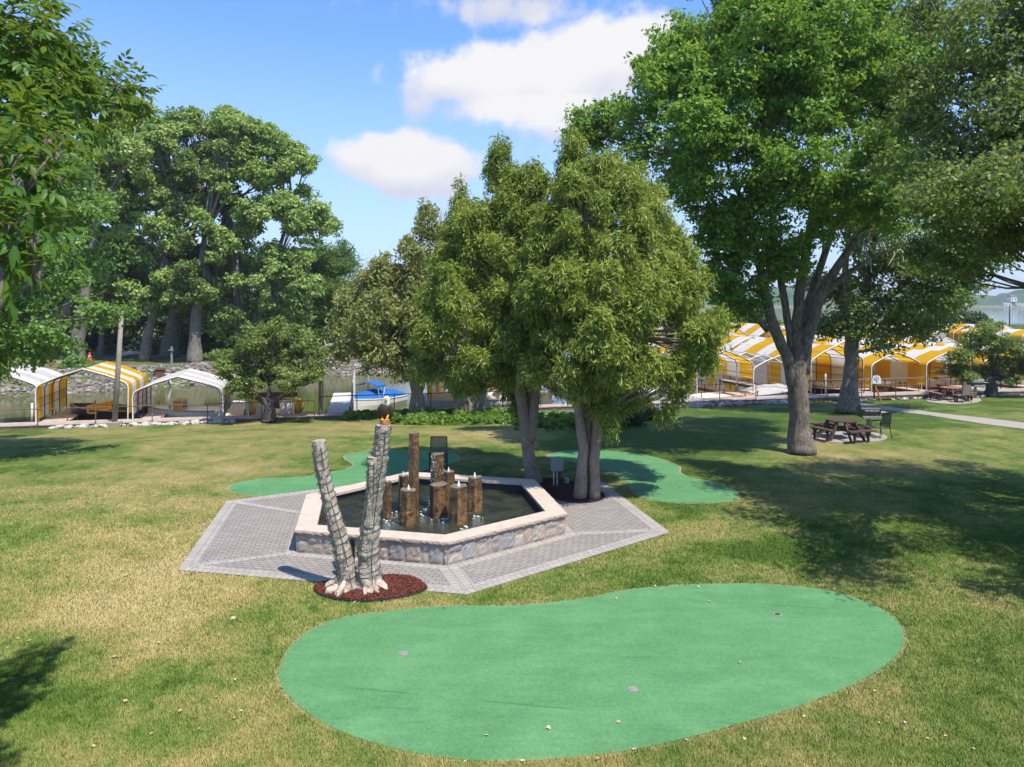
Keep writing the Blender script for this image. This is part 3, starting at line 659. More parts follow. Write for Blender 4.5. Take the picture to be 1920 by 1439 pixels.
# ---------------------------------------------------------------- putting greens, mulch beds, pads and path
near_px = [(527,1250),(560,1200),(625,1165),(720,1148),(840,1138),(960,1137),(1080,1126),(1190,1106),(1320,1097),(1450,1098),(1560,1110),(1640,1138),(1685,1170),(1694,1205),(1672,1240),(1610,1280),(1500,1326),(1370,1364),(1230,1400),(1080,1422),(930,1430),(800,1418),(690,1392),(610,1360),(555,1320),(527,1285)]
backl_px = [(429,915),(450,905),(500,898),(560,896),(610,888),(650,880),(664,872),(650,862),(648,854),(680,848),(720,845),(790,846),(850,852),(855,866),(800,880),(760,893),(700,905),(640,917),(585,928),(500,931),(445,925)]
backr_px = [(1028,853),(1060,846),(1120,845),(1190,851),(1240,862),(1272,875),(1275,888),(1300,898),(1345,906),(1378,922),(1384,935),(1350,942),(1290,944),(1235,940),(1195,930),(1175,905),(1140,885),(1080,868),(1035,860)]
greens = {}
for nm, px, lab in (('near', near_px, 'large kidney-shaped green putting turf in the front of the lawn, with three cups'),
                    ('left', backl_px, 'narrow curving green putting turf behind the left side of the fountain plaza'),
                    ('right', backr_px, 'green putting turf half in tree shade behind the cedars, right of the fountain')):
    lp = smooth_loop([GP(*p) for p in px]); greens[nm] = lp
    tag(sheet('putting_green', lp, 'putting_turf', .012, .05, res=1.5), lab, 'putting green')
    lpv = [Vector(p) for p in lp]; ar = sum(lpv[i].x*lpv[(i+1) % len(lpv)].y-lpv[(i+1) % len(lpv)].x*lpv[i].y for i in range(len(lpv)))
    wr = offset_poly(lpv, -.05*(1 if ar > 0 else -1)*1.0); wr = [(p.x+.022*mnoise.noise(Vector((p.x*3, p.y*3, 0))), p.y+.022*mnoise.noise(Vector((p.x*3, p.y*3, 5)))) for p in wr]
    tag(sheet('worn_soil', wr, 'soil_tan', .004, res=1.5), kind='structure')
cups = [('near', 756, 1227, 'pale cup disc near the left end of the big putting green'), ('near', 1187, 1294, 'open cup near the front edge of the big putting green'), ('near', 1458, 1154, 'cup near the right rear of the big putting green'),
        ('left', 492, 911, 'small cup in the narrow putting green left of the fountain'), ('right', 1275, 916, 'small cup in the putting green behind the cedars')]
for (g_, px, py, lab) in cups:
    g = G(px, py); c = empty('golf_cup', (g.x, g.y, zt(g.x, g.y)+.012), 0, lab, 'cup', 'cups in the putting greens')
    mb = MB(); mb.lathe((0, 0, 0), [(.074, .0), (.074, .004), (.062, .007), (.05, .004)], 20); mb.build('rim', 'cup_grey', c)
    mb = MB(); mb.lathe((0, 0, .0), [(.05, .003), (.046, .008), (.0, .009)], 20); mb.build('disc', 'cup_grey' if px in (756, 1187) else 'cup_dark', c)
mul1 = smooth_loop([GP(*p) for p in ((589,1106),(610,1096),(660,1089),(720,1083),(770,1086),(796,1100),(796,1110),(760,1122),(700,1130),(640,1128),(603,1119))])
mul2 = smooth_loop([GP(*p) for p in ((1003,903),(1060,903),(1110,918),(1134,932),(1120,942),(1085,945),(1050,940),(1030,930))])
def mulch(lp, mat, lab, n, seed):
    cx = sum(p[0] for p in lp)/len(lp); cy_ = sum(p[1] for p in lp)/len(lp); r = empty('mulch_bed', (cx, cy_, 0), 0, lab, 'mulch bed'); mb = MB()
    k = [(p[0]-cx, p[1]-cy_) for p in lp]; inn = [(x*.93, y*.93) for x, y in k]; inn2 = [(x*.5, y*.5) for x, y in k]
    m = len(k); mb.add([(*p, .0) for p in k]+[(*p, .045) for p in k]+[(*p, .06) for p in inn]+[(*p, .10) for p in inn2], [(i, (i+1) % m, m+(i+1) % m, m+i) for i in range(m)]+[(m+i, m+(i+1) % m, 2*m+(i+1) % m, 2*m+i) for i in range(m)]+[(2*m+i, 2*m+(i+1) % m, 3*m+(i+1) % m, 3*m+i) for i in range(m)]+[tuple(range(3*m, 4*m))])
    mb.build('mulch_mound', mat, r); rs = np.random.RandomState(seed)
    x = rs.uniform(min(p[0] for p in lp), max(p[0] for p in lp), n*3); y = rs.uniform(min(p[1] for p in lp), max(p[1] for p in lp), n*3); ok = inside(x, y, lp); x, y = x[ok], y[ok]; n = len(x)
    dd = np.min([np.hypot(x-q[0], y-q[1]) for q in lp], axis=0); C = np.stack([x-cx, y-cy_, .055+np.clip(dd, 0, .3)*.12+rs.rand(n)*.012], 1)
    V, F = leaf_quads(rs, C, unit(rs.randn(n, 3)*np.array((1, 1, .3))), .05, .018, up=1.3, rand=.9)
    ob = fast_mesh('wood_chips', V, F, mat, rs.rand(n), r); ob['kind'] = 'stuff'
    mb = MB(); ring_ = [(*p, .03) for p in k]+[(*k[0], .03)]; mb.tube(ring_, .022, 5); mb.build('edging', 'edging', r)
mulch(mul1, 'mulch_red', 'oval bed of red-brown wood mulch round the foot of the dead tree', 5000, 1)
mulch(mul2, 'mulch_dark', 'shaded bed of dark red mulch under the front cedars beside the fountain', 4000, 2)
def ell(px, py, rx, ry, n=28): return [GP(px+rx*math.cos(2*math.pi*k/n), py+ry*math.sin(2*math.pi*k/n)) for k in range(n)]
pad1 = ell(1592, 821, 72, 10.5); pad2 = ell(1788, 751, 52, 7.5)
tag(sheet('concrete_pad', pad1, 'concrete', .03, .08), kind='structure'); tag(sheet('concrete_pad', pad2, 'concrete', .03, .08), kind='structure')
path = [GP(*p) for p in ((1640,760),(1700,768),(1793,779),(1860,786),(1925,794),(1990,802),(1990,815),(1925,806),(1860,798),(1800,789),(1745,780),(1690,772),(1640,766),(1560,759),(1490,754),(1490,748),(1560,750))]
path = path[:11]+[GP(*p) for p in ((1690,773),(1640,767),(1600,761),(1560,757),(1562,750),(1600,754))]
tag(sheet('path', path, 'concrete', .018, .05), kind='structure')

# grass blades near enough to read as blades
rs = np.random.RandomState(42); n = 900000
D = 1/np.sqrt(rs.uniform(1/23.**2, 1/8.0**2, n)); D = np.where(rs.rand(n) < .35, rs.uniform(12, 25, n), D); X = (rs.rand(n)-.5)*1.56*D
ok = rs.rand(n) < np.clip((25.5-D)/9., 0, 1)
for lp in (greens['near'], greens['left'], greens['right'], mul1, mul2, [tuple(p) for p in PL], pad1): ok &= ~inside(X, D, lp)
X, D = X[ok], D[ok]; n = len(X); Z = terrain(X, D)
hgt = (.026+.026*rs.rand(n))*np.clip((27-D)/11, .35, 1.); wd = .0058*np.clip(D/9, 1, 2.4); an = rs.rand(n)*6.283; ln = rs.rand(n)*6.283; lm = hgt*rs.uniform(.15, .8, n)
a = np.stack([X-np.cos(an)*wd, D-np.sin(an)*wd, Z-.004], 1); b = np.stack([X+np.cos(an)*wd, D+np.sin(an)*wd, Z-.004], 1); c = np.stack([X+np.cos(ln)*lm, D+np.sin(ln)*lm, Z+hgt], 1)
V = np.stack([a, b, c], 1).reshape(-1, 3); tag(fast_mesh('grass', V, np.arange(3*n).reshape(n, 3), 'grass_blade', rs.rand(n)), 'short mown lawn grass, green with dry tan patches', 'grass', kind='stuff')
# ragged fringe along the edge of the putting turf
def leafmesh(k):
    mb = MB(); rn = random.Random(k); P = [(0, -.5), (.28, -.28), (.5, -.05), (.22, .08), (.3, .42), (.05, .28), (-.1, .5), (-.2, .2), (-.5, .12), (-.26, -.12), (-.34, -.38)]
    vs = [(x*(1+rn.uniform(-.15, .15)), y*(1+rn.uniform(-.15, .15)), rn.uniform(.0, .22)) for x, y in P]+[(0, 0, .03)]
    mb.add(vs, [(i, (i+1) % 11, 11) for i in range(11)]); return mb
lv = [leafmesh(k) for k in range(4)]; lo = []
for k in range(4):
    lo.append(lv[k].build('fallen_leaf', 'leaf_pale' if k % 2 else 'leaf_dry'))
spots = [(214,1236,1.7),(437,1163,1.8),(235,1320,1.3),(228,1072,1.4),(237,1082,1.6),(234,1318,1),(120,1117,1),(55,1205,1.3),(320,1052,1.3),(313,1030,1),(405,1312,1.1),(452,1338,1),(338,1337,1),(1029,1369,1.2),(1160,1357,1),(912,1383,.9),(1387,1245,.9),(1188,1410,1),(1120,1428,1),(980,1432,1.1),(833,1142,1),(1155,1125,1),(985,1018,1),
         (1240,1108,.9),(1310,1103,.8),(1330,1130,.9),(1228,1102,.8),(665,1133,1.3),(795,1130,1.4),(820,1129,1.1),(1165,1088,1),(1380,1065,1),(1530,1090,.8),(1900,745,1),(1640,1300,1),(1740,1390,1),(1590,1330,1)]
rn = random.Random(77)
for _ in range(70):
    if rn.random() < .6: spots.append((rn.uniform(0, 560), rn.choice((rn.uniform(830, 1000), rn.uniform(1000, 1430))), rn.uniform(.6, 1.1)))
    else: spots.append((rn.uniform(560, 1900), rn.choice((rn.uniform(815, 900), rn.uniform(960, 1095), rn.uniform(1340, 1435))), rn.uniform(.6, 1.)))
k = 0
for (px, py, s) in spots:
    g = G(px, py); wh = 'lawn'
    if any(inside(np.array([g.x]), np.array([g.y]), greens[q])[0] for q in greens): wh = 'green'
    elif inside(np.array([g.x]), np.array([g.y]), [tuple(p) for p in PL])[0]:
        wh = 'plaza'
    if (wh == 'plaza' or wh == 'green') and k > 33: continue
    if inside(np.array([g.x]), np.array([g.y]), [tuple(p) for p in FO])[0]: continue
    o = lo[k] if k < 4 else lo[k % 4].copy()
    if k >= 4: COL.objects.link(o)
    o.location = (g.x, g.y, zt(g.x, g.y)+(.032 if wh == 'lawn' else .026)); o.scale = (.056*s,)*3; o.rotation_euler = (rn.uniform(-.3, .3), rn.uniform(-.3, .3), rn.uniform(0, 6.3)); k += 1
    tag(o, {'lawn': 'small curled dry leaf lying on the lawn grass', 'green': 'small dry leaf lying on green putting turf', 'plaza': 'dry leaf lying on the grey plaza pavers'}[wh], 'leaf', {'lawn': 'dry leaves scattered over the lawn', 'green': 'dry leaves on the putting greens', 'plaza': 'dry leaves on the plaza'}[wh])

# ---------------------------------------------------------------- dead tree with string lights and carved eagle
base = G(672, 1108); ds = empty('dead_tree', (base.x, base.y, .03), 0, 'bare grey dead tree, two topped trunks wrapped in string lights with a third short stub', 'dead tree'); B0 = Vector(ds.location); Dd = base.y
def dp(px, py, dy=0.): p = at(px, py, Dd+dy); return p-B0
def spine(pts, rad, k=6):
    P = [Vector(p) for p in pts]; oP = []; oR = []
    for i in range(len(P)-1):
        for j in range(k): t = j/k; oP.append(P[i].lerp(P[i+1], t)); oR.append(rad[i]+(rad[i+1]-rad[i])*t)
    oP.append(P[-1]); oR.append(rad[-1])
    for _ in range(3): oP = [oP[0]]+[(oP[i-1]+oP[i]*2+oP[i+1])/4 for i in range(1, len(oP)-1)]+[oP[-1]]
    return oP, oR
k_ = Dd/FPX
tl = spine([dp(655,1108), dp(650,1070), dp(637,1010), dp(620,950), dp(605,890), dp(597,826)], [.25, .165, .15, .135, .125, .115])
tr = spine([dp(690,1104,.05), dp(690,1050,.05), dp(694,980,.05), dp(704,910,.05), dp(714,850,.05), dp(719,797,.05)], [.28, .19, .175, .155, .145, .135])
ts = spine([dp(694,985,-.03), dp(697,915,-.07), dp(699,857,-.10)], [.12, .10, .095])
for nm, (P, r_), sd in (('left_trunk', tl, 1), ('right_trunk', tr, 2), ('short_stub', ts, 3)):
    mb = MB(); Pf = []; Rf = []
    for i in range(len(P)-1):
        for j in range(4): Pf.append(P[i].lerp(P[i+1], j/4)); Rf.append(r_[i]+(r_[i+1]-r_[i])*j/4)
    Pf.append(P[-1]); Rf.append(r_[-1]); mb.tube(Pf, Rf, 34, jit=.10, seed=sd)
    nv = []
    for q in range(len(mb.v)):
        v = Vector(mb.v[q]); i = min(q//34, len(Pf)-1); d = (v-Pf[i]); f = .013*mnoise.noise(Vector((v.x*9, v.y*9, v.z*1.6)))+.009*mnoise.noise(Vector((v.x*26, v.y*26, v.z*7)))+.012*max(0, mnoise.noise(v*5.5)-.25)*4
        nv.append(tuple(v+d.normalized()*f) if i not in (len(Pf)-1,) else tuple(v+Vector((0, 0, .03*mnoise.noise(v*14)))))
    mb.v = nv; mb.build(nm, 'bark_dead', ds, smooth=False)
mb = MB(); rn = random.Random(5)
for q in range(15):
    an = math.pi*(1.02+.96*q/14)+rn.uniform(-.08, .08); cx_ = -.17 if math.cos(an) < 0 else .16; r1 = rn.uniform(.26, .40); wd_ = rn.uniform(.035, .07)
    p0 = Vector((cx_+math.cos(an)*.17, math.sin(an)*.17, rn.uniform(.12, .24))); p2 = Vector((cx_+math.cos(an)*r1*1.15, math.sin(an)*r1, rn.uniform(.03, .07))); p1 = (p0+p2)/2+Vector((0, 0, -.02))
    mb.tube([p0, p1, p2, p2+Vector((math.cos(an)*.05, math.sin(an)*.05, -.05))], [wd_*.6, wd_*1.1, wd_*.9, wd_*.25], 7, jit=.6, seed=q*3, fl=rn.uniform(.6, 1.2))
mb.build('root_flare', 'root_wood', ds, smooth=False)['kind'] = 'stuff'
mb = MB(); rn = random.Random(2)
for (P, r_), lo_, hi_ in ((tl, .12, .985), (tr, .08, .99), (ts, .3, .9)):
    n_ = len(P)
    t = lo_; ph = 0; line = []
    L_ = sum((P[i+1]-P[i]).length for i in range(n_-1)); turns = L_*(hi_-lo_)/.135; steps = int(turns*16)
    for s_ in range(steps+1):
        q = (lo_+(hi_-lo_)*s_/steps)*(n_-1); i = min(int(q), n_-2); f = q-i; c = P[i].lerp(P[i+1], f); rr = (r_[i]+(r_[i+1]-r_[i])*f)*1.10+.009
        a = 2*math.pi*turns*s_/steps; wob = .018*math.sin(a*.37)+rn.uniform(-.005, .005)
        line.append(c+Vector((math.cos(a)*rr, math.sin(a)*rr, wob+.03*math.sin(a))))
        if rn.random() < .13: d = Vector((math.cos(a), math.sin(a), rn.uniform(-.6, .6))); mb.tube([line[-1], line[-1]+d*.03], [.006, .009], 5)
    mb.tube(line, .0062, 5, cap=True)
    for q in range(2):
        o_ = [P[i]+Vector((r_[i]*.55*(q*2-1), -r_[i]*1.0, 0)) for i in range(2, n_-1)]; mb.tube(o_, .006, 4)
mb.build('string_lights', 'string_green', ds)
# carved eagle
ez = dp(722, 797, .05)+B0; eg = empty('eagle_carving', (ez.x, ez.y, ez.z-.03), 0, 'painted carved bald eagle on a reddish wood block on top of the taller dead trunk', 'eagle statue'); E = k_
mb = MB(); mb.tube([(0, 0, -.04), (0.003, 0, .05), (.0, 0, .135)], [.085, .083, .088], 14, jit=.05); mb.build('wooden_block', 'carved_wood', eg, smooth=True)
mb = MB(); P = [(.0, .03, .15), (-.005, .02, .20), (-.005, .005, .27), (0, -.01, .35), (.012, -.01, .42), (.02, -.01, .465)]; mb.tube(P, [.045, .078, .098, .102, .082, .05], 14, jit=.03)
mb.tube([(-.03, .06, .26), (-.055, .09, .17), (-.075, .11, .06), (-.08, .115, .0)], [.07, .06, .045, .02], 8, fl=.5)   # tail
mb.build('body', 'eagle_brown', eg, smooth=True)
for sx in (-1, 1):
    mb = MB(); mb.tube([(.015+sx*.075, .01, .42), (sx*.105, .015, .33), (sx*.10, .035, .22), (sx*.085-.01, .06, .12)], [.03, .052, .045, .012], 9, fl=.5); mb.build('wing', 'eagle_brown', eg, smooth=True)
    mb = MB(); mb.tube([(sx*.04, -.01, .22), (sx*.042, -.03, .17), (sx*.042, -.035, .145)], [.04, .024, .018], 8)
    for q in (-1, 0, 1): mb.tube([(sx*.042, -.035, .145), (sx*.042+q*.022, -.07, .143), (sx*.042+q*.026, -.083, .128)], [.014, .011, .005], 6)
    mb.build('foot', 'eagle_yellow', eg, smooth=True)
mb = MB(); mb.tube([(.015, -.01, .40), (.022, -.015, .46), (.03, -.02, .515), (.034, -.026, .55), (.034, -.03, .575)], [.085, .076, .068, .060, .03], 12, jit=.02); hd = mb.build('head', 'eagle_white', eg, smooth=True)
mb = MB(); mb.tube([(.036, -.055, .535), (.045, -.098, .532), (.052, -.122, .512), (.053, -.127, .492)], [.036, .031, .02, .005], 8); mb.build('beak', 'eagle_yellow', hd, smooth=True)
for sx in (-1, 1):
    mb = MB(); mb.lathe((.034+sx*.036, -.062, .538), [(.004, 0), (.009, .005), (.004, .011)], 8); mb.build('eye', 'black_metal', hd, smooth=True)
# dark green ground post behind the trunks
g = G(669, 1068); mb = MB(); mb.tube([(0, 0, 0), (0, 0, .64)], .055, 12); mb.tube([(0, 0, .64), (0, 0, .67), (0, 0, .71)], [.062, .062, .03], 12); mb.build('post_body', 'dark_green', None, smooth=False, loc=(g.x-.02, Dd+.75, .022))
o = bpy.data.objects['post_body']; o.name = 'light_post'; tag(o, 'short dark green post standing between the dead trunks and the fountain wall', 'post')

# ---------------------------------------------------------------- trees
def P3(px, py, D): return at(px, py, D)
def on(px, py): g = G(px, py); return Vector((g.x, g.y, zt(g.x, g.y)-.05))
# front cedars beside the fountain
def cone_blobs(cx, top, bot, w, D, seed, n=16, off=0.):
    """lobes that fill a ragged egg-shaped conifer crown, in picture pixels at distance D"""
    rn = random.Random(seed); o = []
    for i in range(n):
        t = (i+.5)/n; y = top+(bot-top)*t; half = w*(.16+.95*math.sin(min(1, t*1.25)*math.pi*.56)**1.1)*(1 if t < .8 else 1-(t-.8)*1.4)
        for k in range(1+int(half/55)):
          for _ in range(2):
            q = rn.uniform(-1, 1); r = rn.uniform(.17, .29)*max(half, 55)
            a = rn.uniform(0, 6.28); rr = max(0, half-r*.5)*rn.random()**.45
            o.append(BL(cx+rr*math.cos(a), y+rn.uniform(-14, 14), r, D+off+rr*math.sin(a)*D/FPX, r*1.05))
    return o
b1 = on(1003, 908); b2 = on(1086, 938)
PA = [(1000,380),(1035,330),(1052,275),(1078,240),(1100,262),(1125,285),(1178,292),(1215,330),(1255,385),(1275,440),(1320,500),(1350,570),(1372,620),(1352,670),(1340,720),(1290,760),(1255,800),(1215,765),(1160,770),(1150,825),(1120,775),(1060,745),(1010,740),(960,700),(960,500)]
cA = poly_blobs(PA, 185, 16, 40, 20.3, 3)+[BL(1225, 400, 34, 20, 36), BL(1262, 455, 30, 20.1), BL(1292, 525, 32, 20), BL(1200, 450, 42, 19.7), BL(1245, 505, 42, 19.6), BL(1225, 360, 26, 20.6), BL(1010, 350, 28, 20.8, 34), BL(985, 400, 36, 20.8), BL(1020, 430, 40, 20.4), BL(1000, 320, 16, 21), BL(1080, 268, 17, 20.2, 34), BL(1068, 310, 26, 20.2, 40), BL(1100, 320, 30, 20.2, 40), BL(1150, 310, 26, 20.2, 34), BL(1190, 340, 30, 20.3, 34), BL(1350, 600, 24, 20, 24), BL(1250, 770, 22, 19.2, 26), BL(1145, 795, 11, 18.7, 30)]
tree('cedar_tree', b2, 'broad olive-green cedar with three bare leaning trunks, right of the fountain', 'tree',
     [([b2, P3(1095, 840, b2.y), P3(1083, 760, b2.y+.1), P3(1090, 600, b2.y+.2), P3(1090, 420, b2.y+.2)], [.20, .145, .135, .10, .05]),
      ([b2+Vector((.42, .05, 0)), P3(1114, 860, b2.y), P3(1120, 780, b2.y+.1), P3(1150, 620, b2.y)], [.18, .15, .14, .07]),
      ([b2+Vector((.22, .35, 0)), P3(1102, 850, b2.y+.25), P3(1104, 760, b2.y+.3), P3(1060, 600, b2.y+.5)], [.2, .15, .14, .06])],
     cA, 175000, .19, .036, .22, 'leaf_cedar', 'bark_cedar', 11, .7, 22, .06, 3, flat=1.0, shell=.5)
PB = [(905,330),(920,275),(940,252),(960,272),(985,300),(1020,330),(1060,400),(1080,560),(1060,740),(1000,760),(975,790),(945,760),(900,750),(850,745),(800,720),(775,660),(782,590),(800,520),(830,450),(842,380),(858,340),(880,352)]
cB = poly_blobs(PB, 140, 15, 36, 22.2, 5)+[BL(800, 640, 34, 21.8), BL(815, 560, 34, 21.9), BL(835, 490, 30, 22), BL(850, 440, 26, 22), BL(790, 690, 26, 21.7), BL(830, 620, 40, 21.5), BL(870, 700, 36, 21.4), BL(940, 285, 16, 22, 34), BL(932, 325, 26, 22, 40), BL(965, 340, 26, 22, 34), BL(862, 366, 15, 22.2, 34), BL(870, 410, 26, 22.2, 36)]
tree('cedar_tree', b1, 'narrower cedar with one stout forked trunk directly behind the fountain basin', 'tree',
     [([b1, P3(990, 850, b1.y), P3(985, 790, b1.y), P3(975, 740, b1.y), P3(950, 560, b1.y+.4), P3(935, 400, b1.y+.5)], [.28, .19, .18, .15, .10, .05]),
      ([P3(990, 830, b1.y+.05), P3(1000, 770, b1.y+.1), P3(1008, 700, b1.y+.2), P3(1010, 560, b1.y+.4)], [.20, .17, .13, .06])],
     cB, 125000, .19, .036, .22, 'leaf_cedar', 'bark_cedar', 12, .7, 22, .06, 3, flat=1.0, shell=.5)
# row of browner cedars along the shore bed
for (px, py, lab, cx, top, bot, wd, D, mt, nl, sd, tr_) in (
    (782, 772, 'brownish cedar with three pale twisted trunks at the left end of the shore bed', 720, 500, 668, 105, 37.5, 'leaf_cedar_brown', 30000, 21, ((770, 700), (786, 690), (797, 700))),
    (868, 772, 'tall brown-topped cedar with a fan of thin trunks in the middle of the shore bed', 810, 392, 690, 100, 38.0, 'leaf_cedar_brown', 34000, 22, ((838, 720), (855, 715), (872, 716), (890, 712))),
    (905, 775, 'dark green cedar with a single thin trunk behind the shore bed shrubs', 915, 420, 690, 90, 38.6, 'leaf_cedar', 15000, 23, ((905, 690), (908, 640)))):
    b = on(px, py); D = b.y
    st = [([b+Vector(((k-1)*.28, 0, 0)), P3(px+(q[0]-px)*.35, (py+q[1])/2, D), P3(q[0], q[1], D), P3((q[0]+cx)/2, (q[1]+top)/2, D)], [.24, .18, .14, .05]) for k, q in enumerate(tr_)]
    bl = cone_blobs(cx, top, bot, wd, D, sd, 12)
    if sd == 21: bl += [BL(675, 590, 40, D), BL(650, 625, 30, D-.3), BL(700, 560, 36, D), BL(730, 620, 46, D-.5), BL(690, 640, 36, D-.6), BL(640, 600, 22, D), BL(655, 560, 25, D), BL(700, 520, 24, D-.3), BL(660, 640, 30, D-.3), BL(640, 670, 16, D-.5), BL(720, 665, 36, D-1), BL(775, 690, 36, D-1)]
    if sd == 22: bl += [BL(770, 560, 36, D), BL(790, 620, 40, D-.4), BL(760, 510, 26, D), BL(830, 560, 40, D), BL(740, 590, 30, D), BL(800, 410, 22, D, 28), BL(770, 470, 25, D, 28), BL(720, 495, 16, D, 20), BL(820, 460, 35, D), BL(850, 695, 28, D-.8)]
    tree('cedar_tree', b, lab, 'tree', st, bl, nl, .27, .10, .5, mt, 'bark_cedar', sd, .6, 70, .06, 3, flat=1., shell=.32)

# big maple
bm1 = on(1503, 850); D = bm1.y
mBl = [(1560,60,120),(1420,60,110),(1300,80,80),(1250,170,70),(1330,180,90),(1450,170,100),(1580,190,110),(1700,120,110),(1120,235,58),(1085,260,35),(1180,255,60),(1250,260,70),(1290,330,55),(1210,330,50),(1380,290,75),(1480,300,95),(1430,370,60),(1560,340,80),(1640,290,80),(1700,230,90),(1400,440,62),(1350,420,40),(1460,440,70),(1540,410,60),(1600,400,60),(1400,540,42),(1360,560,30),(1340,470,35),(1650,380,55),(1500,0,120),(1640,20,110),(1380,-20,100),(1430,500,48),(1470,480,45),(1390,490,50),(1440,300,90),(1230,120,45),(1290,20,55),(1700,470,45),(1480,520,28),(1770,330,60)]
rn = random.Random(4)
mB = [BL(x, y, r, D+rn.uniform(-1, 1)*(1.2+r/60)*1.1, r*.86) for (x, y, r) in mBl]+[BL(1450, -120, 150, D, 120), BL(1600, -110, 140, D+1, 110), BL(1500, 150, 150, D+3.5), BL(1600, 300, 120, D+3.5), BL(1350, 250, 110, D+3)]
Z_ = lambda x, y, d=0.: P3(x, y, D+d)
PM = [(1190,140),(1185,90),(1215,60),(1230,30),(1290,0),(1300,-120),(1500,-230),(1700,-140),(1770,60),(1770,250),(1700,430),(1640,450),(1600,420),(1560,450),(1530,530),(1440,560),(1400,600),(1350,590),(1322,480),(1290,400),(1250,375),(1180,335),(1130,300),(1060,285),(1036,240),(1085,195),(1130,185),(1175,180)]
mB = poly_blobs(PM, 150, 24, 58, 25.8, 6, .6)+[BL(x, y, r, 25.6, r*.8) for x, y, r in ((1340,430,42),(1326,500,36),(1362,540,38),(1396,572,32),(1350,596,24),(1300,390,42),(1424,540,36),(1466,500,38),(1375,470,44),(1310,450,30),(1345,560,30),(1380,610,20))]+mB[:9]+[BL(1450, -120, 150, 25.8, 120), BL(1600, -110, 140, 26.8, 110)]
tree('maple_tree', bm1, 'biggest maple, its thick trunk splitting into many limbs left of the octagonal picnic table', 'tree',
     [([bm1, Z_(1500, 800), Z_(1497, 730), Z_(1497, 690), Z_(1499, 655)], [.54, .355, .335, .33, .20]),
      ([Z_(1497, 760), Z_(1474, 665, -.05), Z_(1445, 600, -.2), Z_(1425, 500, -.3), Z_(1400, 400, -.2), Z_(1360, 300)], [.24, .20, .185, .15, .10, .05]),
      ([Z_(1440, 620, -.2), Z_(1405, 580, -.3), Z_(1375, 545, -.3), Z_(1330, 450)], [.12, .10, .08, .04]),
      ([Z_(1495, 700), Z_(1483, 640, .2), Z_(1470, 560, .3), Z_(1450, 450, .4), Z_(1440, 250, .5)], [.18, .15, .13, .10, .05]),
      ([Z_(1500, 700), Z_(1495, 620, .1), Z_(1500, 540, .1), Z_(1520, 430), Z_(1540, 250)], [.22, .2, .18, .14, .06]),
      ([Z_(1505, 700), Z_(1512, 640), Z_(1535, 560, -.1), Z_(1570, 500, -.2), Z_(1640, 400, -.3), Z_(1680, 300)], [.26, .23, .2, .15, .1, .05]),
      ([Z_(1535, 560, -.1), Z_(1580, 520, -.4), Z_(1640, 480, -.6), Z_(1700, 460, -.6)], [.12, .1, .07, .03]),
      ([Z_(1505, 680, .2), Z_(1505, 600, .4), Z_(1545, 480, .6), Z_(1600, 330, 1)], [.18, .16, .12, .06])],
     mB, 165000, .18, .095, .42, 'leaf_maple', 'bark_maple', 31, .15, 36, .085, 4, shell=.33)
b = on(1591, 775); D2 = b.y
mB2 = [BL(x, y, r, D2+rn.uniform(-1.5, 1.5), r*.8) for (x, y, r) in ((1600,600,48),(1550,610,35),(1660,580,60),(1740,560,70),(1800,540,60),(1640,520,70),(1720,470,90),(1800,450,80),(1560,540,50),(1620,440,80),(1700,610,40),(1760,600,32),(1680,360,90),(1780,350,90),(1590,340,90),(1850,480,50),(1650,650,22))]
tree('maple_tree', b, 'second maple with a single thick flared trunk behind the octagonal picnic table', 'tree',
     [([b, P3(1594, 720, D2), P3(1597, 660, D2), P3(1596, 620, D2)], [.66, .37, .33, .31]), ([P3(1597, 640, D2), P3(1640, 580, D2-.2), P3(1700, 530, D2-.3), P3(1760, 470, D2)], [.26, .18, .13, .05]),
      ([P3(1596, 640, D2), P3(1580, 560, D2), P3(1590, 450, D2)], [.26, .2, .1]), ([P3(1596, 640, D2), P3(1620, 560, D2+.4), P3(1650, 400, D2+.5)], [.26, .2, .1])],
     mB2, 42000, .22, .12, .8, 'leaf_olive', 'bark_maple', 32, .2, 75, .11, 4, shell=.35)
